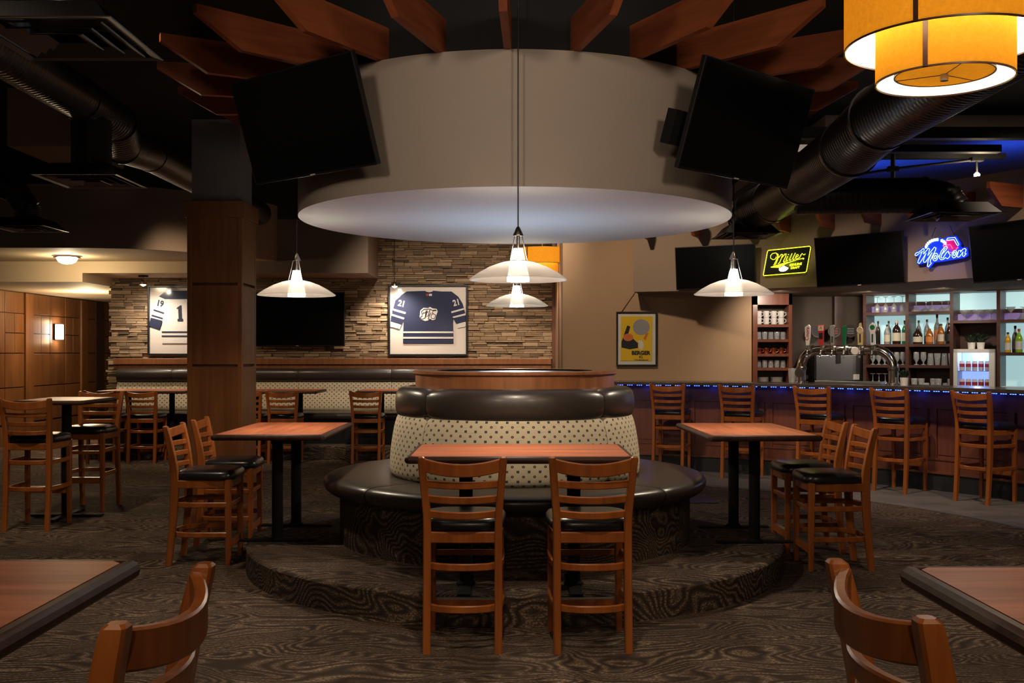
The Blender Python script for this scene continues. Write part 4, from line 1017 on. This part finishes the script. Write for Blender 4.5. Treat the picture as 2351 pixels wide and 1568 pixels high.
strokes(t, [[(1335, 400), (1262, 520), (1272, 558)], [(1320, 520), (1450, 515), (1512, 630)], [(1655, 600), (1600, 665)], [(1420, 722), (1485, 722)], [(1360, 405), (1520, 405)]], cv, .004, 'neon_red', 'neon_tube', -.014)
for a, b in (((920, 260), (1020, 0)), ((1520, 250), (1400, 0))):
    MB().tube([(cv(*a)[0], .005, cv(*a)[1]), (cv(*b)[0], .012, cv(*b)[1])], .003, 6).build('hanging_cord', 'black_plastic', t, 60)
point('sign_glow', (0, -.12, 0), 2.0, (.08, .12, 1), .08, t)

# ------------------------------------------------------------------ framed jerseys and poster
def frame(t, w, hh, bw, mat='black_frame', back='matboard', dpt=.045):
    for nm, b in (('frame_rail', (-w / 2, w / 2, hh / 2 - bw, hh / 2)), ('frame_rail', (-w / 2, w / 2, -hh / 2, -hh / 2 + bw)), ('frame_stile', (-w / 2, -w / 2 + bw, -hh / 2 + bw, hh / 2 - bw)), ('frame_stile', (w / 2 - bw, w / 2, -hh / 2 + bw, hh / 2 - bw))):
        MB().bx(b[0], b[1], 0, dpt, b[2], b[3]).build(nm, mat, t, 0, .003)
    MB().bx(-w / 2 + bw, w / 2 - bw, dpt - .012, dpt - .004, -hh / 2 + bw, hh / 2 - bw).build('mat_board', back, t, 0)
JD = 15.09; k = 210 / 1733.0; sj = JD / F * k
def cvj(X, Y): return ((X - 845) * sj, -(Y - 785) * sj)
def patch(t, pts, mat, nm, y0, y1, conv): return MB().prism([conv(*q) for q in pts], y0, y1).build(nm, mat, t, 0)
c = P(982.5, 735, JD); t = thing('framed_jersey', 'framed navy blue hockey jersey numbered 21 on the stone wall', 'framed jersey', (c.x, JD, c.z), 0, 'framed jerseys')
frame(t, 1.19, 1.068, .028)
body = [(440, 240), (640, 232), (790, 228), (815, 245), (870, 255), (920, 245), (945, 225), (1100, 240), (1290, 240), (1420, 340), (1330, 760), (1320, 830), (1328, 1225), (370, 1222), (380, 800), (395, 700), (430, 600), (320, 320)]
sl = [(440, 240), (225, 410), (150, 690), (135, 800), (340, 870), (390, 760), (430, 600), (480, 400)]; sr = [(1290, 240), (1420, 340), (1500, 470), (1560, 680), (1560, 800), (1385, 855), (1320, 740), (1285, 600), (1240, 400)]
patch(t, body, 'navy_cloth', 'jersey_body', .016, .034, cvj); patch(t, sl, 'navy_cloth', 'sleeve', .014, .033, cvj); patch(t, sr, 'navy_cloth', 'sleeve', .014, .033, cvj)
for q in ([(170, 560), (425, 635), (415, 670), (160, 595)], [(150, 660), (398, 740), (388, 772), (142, 695)], [(1285, 620), (1525, 555), (1532, 585), (1290, 652)], [(1310, 720), (1555, 655), (1558, 690), (1330, 745)], [(370, 998), (1322, 998), (1322, 1030), (370, 1030)], [(370, 1102), (1325, 1102), (1325, 1135), (370, 1135)]): patch(t, q, 'white_cloth', 'stripe', .009, .015, cvj)
for q in ([(135, 810), (340, 875), (305, 955), (130, 910)], [(1385, 860), (1560, 812), (1560, 905), (1410, 938)]): patch(t, q, 'white_cloth', 'cuff', .016, .033, cvj)
for X, Y, a in ((345, 475, 14), (1385, 455, -14)):
    q = cvj(X, Y); o = obj('number', text_mesh('21', .125, 'white_cloth', .002, 0, .85, .004), t, (q[0], .010, q[1])); o.rotation_euler = (0, R(a), 0)
cl = [(700, 600), (760, 550), (850, 555), (880, 532), (930, 560), (1010, 570), (1030, 620), (1000, 700), (985, 770), (930, 785), (880, 755), (850, 790), (790, 800), (720, 775), (685, 720)]
cr = patch(t, cl, 'white_cloth', 'crest', .009, .015, cvj)
for p in ([(860, 575), (770, 580), (720, 620), (735, 680), (760, 640)], [(740, 700), (700, 730), (730, 770), (790, 740), (810, 600)], [(760, 650), (850, 630)], [(830, 600), (800, 720), (850, 700), (880, 590)], [(850, 770), (870, 690), (900, 640), (900, 700), (940, 660)], [(1005, 600), (940, 610), (930, 650), (990, 690), (970, 750), (910, 750), (900, 710)], [(870, 570), (930, 600), (1000, 590)]):
    MB().tube([(cvj(*q)[0], .008, cvj(*q)[1]) for q in p], .006, 6).build('crest_script', 'dark_cloth', cr, 60)
patch(t, [(808, 285), (860, 285), (860, 325), (808, 325)], 'red_cloth', 'neck_tag', .012, .015, cvj); patch(t, [(865, 285), (920, 285), (920, 325), (865, 325)], 'white_cloth', 'neck_tag', .012, .015, cvj)
MB().bx(-.565, .565, .001, .004, -.50, .50).build('glazing', 'pane_glass', t, 0)
k2 = 350 / 2111.0; sj2 = JD / F * k2
c = P(429.5, 736, JD); t = thing('framed_jersey', 'framed white hockey jersey numbered 19 half hidden behind the pillar', 'framed jersey', (c.x, JD, c.z), 0, 'framed jerseys')
def cvw(X, Y): return ((250 + X * k2 - 429.5) * JD / F, -(600 + Y * k2 - 736) * JD / F)
frame(t, 1.19, 1.04, .028)
patch(t, [(770, 510), (1090, 505), (1400, 510), (1440, 800), (1440, 1135), (730, 1135), (735, 820), (760, 700)], 'white_cloth', 'jersey_body', .016, .034, cvw)
patch(t, [(690, 490), (770, 520), (760, 720), (735, 820), (575, 780), (620, 640)], 'white_cloth', 'sleeve', .014, .033, cvw); patch(t, [(1480, 490), (1400, 520), (1410, 720), (1435, 820), (1595, 780), (1550, 640)], 'white_cloth', 'sleeve', .014, .033, cvw)
patch(t, [(690, 485), (760, 430), (860, 408), (990, 405), (1180, 405), (1310, 408), (1410, 430), (1480, 485), (1400, 522), (770, 522)], 'navy_cloth', 'yoke', .010, .033, cvw)
for q in ([(620, 662), (760, 708), (755, 728), (612, 682)], [(592, 736), (742, 782), (738, 802), (585, 757)], [(728, 968), (1440, 968), (1440, 988), (728, 988)], [(728, 1025), (1440, 1025), (1440, 1045), (728, 1045)]): patch(t, q, 'dark_cloth', 'stripe', .009, .015, cvw)
patch(t, [(575, 780), (735, 825), (695, 942), (552, 895)], 'navy_cloth', 'cuff', .012, .033, cvw); patch(t, [(1595, 780), (1435, 825), (1475, 942), (1618, 895)], 'navy_cloth', 'cuff', .012, .033, cvw)
q = cvw(705, 585); o = obj('number', text_mesh('19', .125, 'dark_cloth', .002, 0, .85, .004), t, (q[0], .010, q[1])); o.rotation_euler = (0, R(12), 0)
patch(t, [(935, 645), (985, 608), (1000, 608), (1008, 790), (1022, 795), (1022, 832), (948, 832), (945, 798), (962, 795), (955, 655), (937, 662)], 'dark_cloth', 'number', .011, .015, cvw)
q = cvw(1170, 720); obj('number', text_mesh('9', .36, 'dark_cloth', .002, 0, .95, .008), t, (q[0], .013, q[1]))
MB().bx(-.565, .565, .001, .004, -.49, .49).build('glazing', 'pane_glass', t, 0)
# poster (plain stand-in design, lettering kept)
c = P(1462, 778, TW - .045); t = thing('framed_poster', 'yellow framed drinks poster hung by a cord on the tan wall', 'poster', (c.x, c.y, c.z)); pw_, ph_ = .517, .69
frame(t, pw_, ph_, .020, dpt=.03, back='poster_white')
kp = 130 / 1274.0 * (TW - .045) / F
def cvp(X, Y): return ((X - 612) * kp, -(Y - 865) * kp)
patch(t, [(258, 358), (968, 358), (950, 1360), (250, 1360)], 'poster_yellow', 'print', .012, .016, cvp)
patch(t, ell(715, 600, 190, 180, 0, 24)[:-1], 'poster_grey', 'printed_disc', .0105, .0125, cvp)
patch(t, [(270, 930), (400, 560), (470, 590), (420, 760), (640, 960), (640, 1070), (460, 1100), (270, 1060)], 'poster_black', 'printed_shape', .0105, .0125, cvp)
patch(t, ell(420, 830, 115, 85, 0, 20)[:-1], 'poster_orange', 'printed_oval', .009, .0108, cvp)
patch(t, [(650, 900), (720, 890), (780, 1000), (740, 1110), (670, 1100)], 'poster_white', 'printed_shape', .0105, .0125, cvp)
patch(t, [(760, 860), (830, 730), (880, 740), (810, 900)], 'poster_orange', 'printed_shape', .0105, .0125, cvp)
for s, X, Y, sz_, b in (('BERGER', 705, 1185, 118, .0035), ('45', 705, 1275, 95, .0005), ('TYPE MARSEILLAIS', 712, 1340, 40, .0005)):
    a = cvp(X, Y); obj('lettering', text_mesh(s, sz_ * kp, 'poster_black', .001, 0, 1.0, b), t, (a[0], .0105, a[1]))
nail = (P(1462, 665, TW).x - c.x, .035, P(1462, 665, TW).z - c.z)
for s in (-1, 1): MB().tube([(s * pw_ * .38, .03, ph_ / 2 - .005), nail], .004, 6).build('cord', 'rope', t, 60)
MB().lathe([(.012, 0), (.012, .012)], n=10).build('hook', 'black_metal', t).location = (nail[0], .03, nail[2])
# ------------------------------------------------------------------ lamps
def glass_pendant():
    t = thing('glass_pendant', 'x', 'pendant lamp')
    MB().tube([(0, 0, .28), (0, 0, 2.305)], .004, 8).build('cord', 'black_plastic', t, 60)
    MB().lathe([(.030, .235), (.030, .24), (.012, .28), (.006, .288)], n=20).build('cap', 'brushed', t)
    for k in range(3):
        a = 2 * PI * k / 3 + .4; MB().tube([(.024 * math.cos(a), .024 * math.sin(a), .237), (.058 * math.cos(a), .058 * math.sin(a), .095)], .0025, 6).build('rod', 'steel', t, 60)
    MB().tube([(0, 0, .16), (0, 0, .24)], .010, 10).build('stem', 'brushed', t, 60)
    MB().lathe([(.062, -.02), (.060, .02), (.046, .07), (.026, .165)], n=28).build('inner_glass', 'lamp_white', t, 60)
    pr = [(.052, .094), (.10, .084), (.16, .062), (.22, .030), (.270, -.004), (.276, -.008)]
    MB().lathe(pr + [(r - .003, z - .005) for r, z in reversed(pr)], n=64, cap0=False, cap1=False).build('glass_dish', 'frosted_glass', t, 60)
    MB().lathe([(.052, .097), (.056, .097), (.056, .092), (.052, .092)], n=28, cap0=False, cap1=False).build('dish_ring', 'brushed', t)
    s = spot('pendant_bulb', (0, 0, -.03), (0, 0, -1), 44, 168, .5, (1, .84, .62), .05); s.parent = t
    return t
gp = glass_pendant()
for i, (px, d, lab) in enumerate(((1189.5, 5.66, 'nearest frosted glass dish pendant lamp hanging in front of the drum'), (681, 7.2, 'frosted glass dish pendant lamp over the left banquette table beside the pillar'),
                                 (1684.5, 7.08, 'frosted glass dish pendant lamp over the right banquette table'), (1186.5, 8.86, 'farthest frosted glass dish pendant lamp seen below the nearest one'))):
    o = gp if i == 0 else copy_tree(gp); o.location = ((px - PX) * d / F, d, 1.895); o.rotation_euler = (0, 0, i * .7); o['label'] = lab; o['group'] = 'glass dish pendant lamps'
def drum_pendant(loc, label):
    t = thing('drum_pendant', label, 'pendant lamp', loc, 0, 'amber two-tier drum pendants')
    for nm, r, z0, z1 in (('lower_shade', .237, 0, .24), ('upper_shade', .347, .128, .345)):
        s = MB().lathe([(r, z0), (r, z1), (r - .003, z1), (r - .003, z0)], n=64, cap0=False, cap1=False).build(nm, 'amber_shade', t, 60)
        MB().lathe([(r + .001, z0 - .002), (r + .001, z0 + .004), (r - .005, z0 + .004), (r - .005, z0 - .002)], n=64, cap0=False, cap1=False).build('rim', 'shelf_wood', s, 60)
        MB().lathe([(r - .004, z0 + .002), (r - .004, z1 - .004)], n=64, cap0=False, cap1=False).build('lining', 'shade_inner', s, 60)
        MB().box((-r * .62, -r * .80, (z0 + z1) / 2), (.016, .004, z1 - z0), R(-38)).build('seam', 'shelf_wood', s, 0)
    MB().lathe([(.01, .024), (.166, .024), (.170, .030)], n=48).build('diffuser', 'amber_shade', t, 60)
    MB().lathe([(.168, .022), (.173, .022), (.173, .032), (.168, .032)], n=48, cap0=False, cap1=False).build('diffuser_rim', 'shelf_wood', t, 60)
    MB().lathe([(.174, .04), (.232, .04)], n=48, cap0=False, cap1=False).build('light_ring', 'shade_inner', t, 60)
    MB().lathe([(.24, .20), (.342, .20)], n=48, cap0=False, cap1=False).build('light_ring', 'shade_hot', t, 60)
    for k in range(3): a = .5 + k * 2 * PI / 3; MB().tube([(0, 0, .022), (.166 * math.cos(a), .166 * math.sin(a), .022)], .0015, 6).build('spoke', 'shelf_wood', t, 60)
    MB().lathe([(.014, .0), (.014, .024)], n=14).build('finial', 'brushed', t)
    MB().tube([(0, 0, .03), (0, 0, 4.2 - loc[2])], .006, 8).build('stem', 'brushed', t, 60)
    s = spot('pendant_light', (0, 0, -.01), (0, 0, -1), 22, 165, .6, (1, .78, .50), .1); s.parent = t
drum_pendant((P(2168, 0, 3.67).x, 3.67, 2.465), 'amber two-tier drum pendant lamp close to us at the upper right')
drum_pendant((P(1245, 0, 14.0).x, 14.0, 2.565), 'far amber two-tier drum pendant lamp before the stone wall')
# flush dome light, small spots, sconce
c = P(154, 586, 13.3)
t = thing('flush_dome_light', 'round flush ceiling light glowing in the left alcove ceiling', 'ceiling light', (c.x, 13.3, 2.745))
MB().lathe([(.165, -.012), (.165, 0)], n=32).build('base_ring', 'brushed', t); MB().lathe([(.165, -.012), (.172, -.022), (.135, -.03)], n=32, cap0=False, cap1=False).build('trim_ring', 'brushed', t)
MB().lathe([(.01, -.108), (.06, -.102), (.105, -.08), (.135, -.03)], n=32).build('glass_bowl', 'lamp_white', t, 60)
point('dome_bulb', (0, 0, -.16), 26, (1, .80, .50), .08, t)
def mini(loc, top, label, dome=True):
    t = thing('mini_pendant', label, 'pendant lamp', loc, 0, 'small spot pendants on the stone wall')
    MB().tube([(0, 0, .05), (0, 0, top)], .004, 8).build('stem', 'black_metal', t, 60)
    if dome: MB().lathe([(.07, top - .02), (.07, top)], n=24).build('canopy', 'black_metal', t)
    MB().lathe([(.045, -.01), (.040, .03), (.015, .055)], n=20, cap0=False).build('shade', 'brushed', t)
    MB().lathe([(.01, -.03), (.03, -.02), (.042, .0)], n=20).build('bulb', 'bulb_white', t, 60)
    s = spot('mini_spot', (0, 0, -.05), (0, .6, -1.2), 62, 130, 1.0, (1, .86, .68), .03); s.parent = t
c = P(329, 652, 14.55); mini((c.x, c.y, c.z), 2.582 - c.z, 'small glowing spot under the bulkhead above the white jersey')
c = P(906, 656, 14.75); mini((c.x, c.y, c.z), 4.2 - c.z, 'small glowing spot on a long cord above the navy jersey', False)
d = 17.66; c = P(124, 762, d)
t = thing('wall_sconce', 'small glowing rectangular sconce on the wood-panelled left wall', 'wall lamp', (LX, d, c.z))
MB().bx(.018, .05, -.10, .10, -.14, .14).build('back_plate', 'black_metal', t, 0); MB().bx(.05, .12, -.09, .09, -.13, .13).build('glass_box', 'lamp_white', t, 0, .01)
point('sconce_up', (.17, 0, .17), 2.2, (1, .7, .38), .03, t); point('sconce_down', (.17, 0, -.17), 2.2, (1, .7, .38), .03, t)
c = P(-60, 0, 16.0); point('alcove_fill', (-6.9, 16.4, 2.2), 70, (1, .74, .42), .1)  # unseen fill light that brightens the wood wall, no lamp stands there

# ------------------------------------------------------------------ ducts and diffusers
def duct(path, r, label, seg=None, name='air_duct'):
    t = thing(name, label, 'air duct', path[0]); o0 = Vector(path[0])
    pts = [Vector(p) - o0 for p in path]; fine = []; rad = []
    for a, b in zip(pts, pts[1:]):
        n = max(2, int((b - a).length / .015))
        for i in range(n): fine.append(a.lerp(b, i / n)); rad.append(r * (.978 if i % 3 == 0 else 1.0))
    fine.append(pts[-1]); rad.append(r)
    MB().tube(fine, rad, 24).build('duct_tube', 'ribbed_duct', t, 25)
    for p, q in zip(pts[1:-1], pts[2:]):
        dv = (q - p).normalized(); MB().tube([p - dv * .02, p + dv * .02], r * 1.05, 24).build('joint_band', 'duct_black', t, 40)
    return t
def diffuser(x, y, z, w, label, ztop, rt=.14):
    t = thing('ceiling_diffuser', label, 'air vent', (x, y, z), 0, 'square air diffusers')
    h = w / 2
    def ring(a, b, z0, z1, nm):
        m = MB(); m.sweep([[(s * a, q * a, z0) for s, q in ((-1, -1), (1, -1), (1, 1), (-1, 1))], [(s * b, q * b, z1) for s, q in ((-1, -1), (1, -1), (1, 1), (-1, 1))], [(s * (b + .003), q * (b + .003), z1 + .004) for s, q in ((-1, -1), (1, -1), (1, 1), (-1, 1))], [(s * (a + .003), q * (a + .003), z0 + .004) for s, q in ((-1, -1), (1, -1), (1, 1), (-1, 1))]], True, False, True)
        m.build(nm, 'diffuser_paint', t, 0)
    ring(h, h - .035, 0, .004, 'outer_frame'); ring(h * .80, h * .66, -.002, .016, 'vane'); ring(h * .58, h * .44, -.006, .012, 'vane'); ring(h * .36, h * .20, -.010, .008, 'vane')
    m = MB(); m.sweep([[(s * (h - .02), q * (h - .02), .005) for s, q in ((-1, -1), (1, -1), (1, 1), (-1, 1))], [(s * .20, q * .20, .10) for s, q in ((-1, -1), (1, -1), (1, 1), (-1, 1))]], True, False); m.build('plenum', 'duct_black', t, 0)
    rr = [(rt * (1 if i % 2 else .98), .09 + (ztop - z - .09) * i / 16) for i in range(17)]
    MB().lathe(rr, n=24).build('drop_tube', 'ribbed_duct', t, 25)
    return t
diffuser(-1.88, 4.27, 2.797, .60, 'large square diffuser at the upper left corner of the picture', 3.6, .155)
diffuser(-3.04, 7.30, 2.71, .60, 'square diffuser under the left duct near the pillar', 3.15, .14)
diffuser(-5.08, 10.6, 2.77, .60, 'far square diffuser at the left picture edge', 3.02, .135)
x, y = P(1713, 0, 10.3).x, 10.3; diffuser(x, y, 2.66, .60, 'square diffuser behind the right pendant lamp', 2.82, .13)
x, y = P(2187, 0, 8.4).x, 8.4; diffuser(x, y, 2.60, .60, 'square diffuser lit blue above the blue neon sign', 2.70, .13)
duct([(-3.0, 2.5, 3.28), (-3.04, 7.1, 3.26), (-3.06, 7.8, 3.25), (-3.20, 8.3, 3.18), (-3.22, 9.0, 3.24), (-3.25, 13.0, 3.26)], .15, 'black ribbed duct running along the ceiling left of the pillar')
duct([(-6.2, 10.2, 3.35), (-5.45, 10.45, 3.28), (-5.2, 10.55, 3.17), (-5.09, 10.6, 2.98)], .135, 'short black duct elbow at the left picture edge')
duct([(2.27, 2.6, 2.92), (2.27, 6.2, 2.92), (2.31, 6.9, 2.88), (2.42, 8.4, 2.91), (2.50, 9.7, 2.93), (2.43, 10.15, 2.9), (2.39, 10.3, 2.78)], .20, 'thick black ribbed duct descending behind the amber lamp at the right')
duct([(2.42, 8.6, 2.80), (3.42, 8.45, 2.79), (3.60, 8.42, 2.75), (3.66, 8.40, 2.66)], .15, 'black branch duct above the blue neon sign')
# ceiling steel at the right and its track lights
for px_a, px_b, py, d, hgt, lab in ((1815, 2500, 304, 9.0, .10, 'grey-black ceiling beam running across the upper right'), (1800, 2300, 340, 9.8, .07, 'thin black joist under the blue-lit ceiling'), (1800, 2310, 357, 10.4, .05, 'lower thin black joist under the blue-lit ceiling')):
    a, b = P(px_a, py, d), P(px_b, py, d); tag(MB().bx(a.x, b.x, d, d + .1, a.z - hgt / 2, a.z + hgt / 2).build('ceiling_beam', 'beam_black', None, 0), lab, 'beam')
a, b, c2 = P(1960, 402, 10.2), P(2050, 388, 10.2), P(2242, 366, 10.2)
tk = thing('light_track', 'thin black lighting track with two heads under the blue-lit ceiling', 'track light', (0, 0, 0))
MB().tube([a, b, c2], .014, 8).build('rail', 'beam_black', tk, 60)
MB().tube([b + Vector((0, 0, .25)), b - Vector((0, 0, .11))], .022, 10).build('post', 'beam_black', tk, 60)
MB().box((b.x, b.y, b.z), (.1, .06, .05)).build('bracket', 'beam_black', tk, 0); MB().box((c2.x, c2.y, c2.z), (.12, .08, .04)).build('bracket', 'beam_black', tk, 0)
e = P(2243, 403, 10.2); MB().tube([c2, e + Vector((0, 0, .03))], .010, 8).build('drop', 'beam_black', tk, 60)
MB().lathe([(.01, -.022), (.026, -.01), (.030, .012), (.012, .03)], (e.x, e.y, e.z), 16).build('bulb', 'bulb_white', tk, 60)
point('track_bulb', (e.x, e.y - .08, e.z), 6, (1, .8, .55), .03)
# blue uplights standing on top of the bar soffit
struct(MB().bx(3.6, 10, 11.6, 19, 4.05, 4.2).build('added_ceiling_panel', 'soffit_paint', smooth=0))  # paler panel added below the black ceiling to catch the blue light
for th, lab in ((36, 'left'), (43, 'middle'), (50, 'right')):
    x, y = pol(8.0, R(th)); t = thing('uplight', lab + ' uplight on top of the bar soffit washing the ceiling blue', 'uplight', (x, y, 3.24), 0, 'blue uplights on the soffit')
    MB().lathe([(.05, 0), (.06, .08)], n=16).build('housing', 'black_metal', t); s = spot('blue_spot', (0, 0, .09), (.1, .3, 1.2), 60, 130, .9, (.015, .07, 1.0), .04); s.parent = t
# soffit downlights over the back bar
for k, (px, py_) in enumerate(((3.25, 12.45), (4.35, 12.55), (5.0, 11.9), (5.9, 11.2))):
    spot('unseen_downlight', (px, py_ - .25, 2.2), (px + .15, py_ + .75, 1.35), 30, 120, .8, (1, .85, .68), .04)
x, y = pol(5.62, R(39)); x2, y2 = pol(5.74, R(41)); spot('unseen_downlight', (x, y, 2.2), (x2, y2, 1.3), 14, 110, .8, (1, .88, .74), .04)  # extra spot added to brighten the chrome beer tower
# black floor plate behind the banquette
tag(MB().bx(1.66, 2.02, 9.85, 10.25, 0, .012).build('floor_mat', 'black_plastic', None, 0, .004), 'small flat black mat on the carpet behind the banquette toward the bar', 'mat')
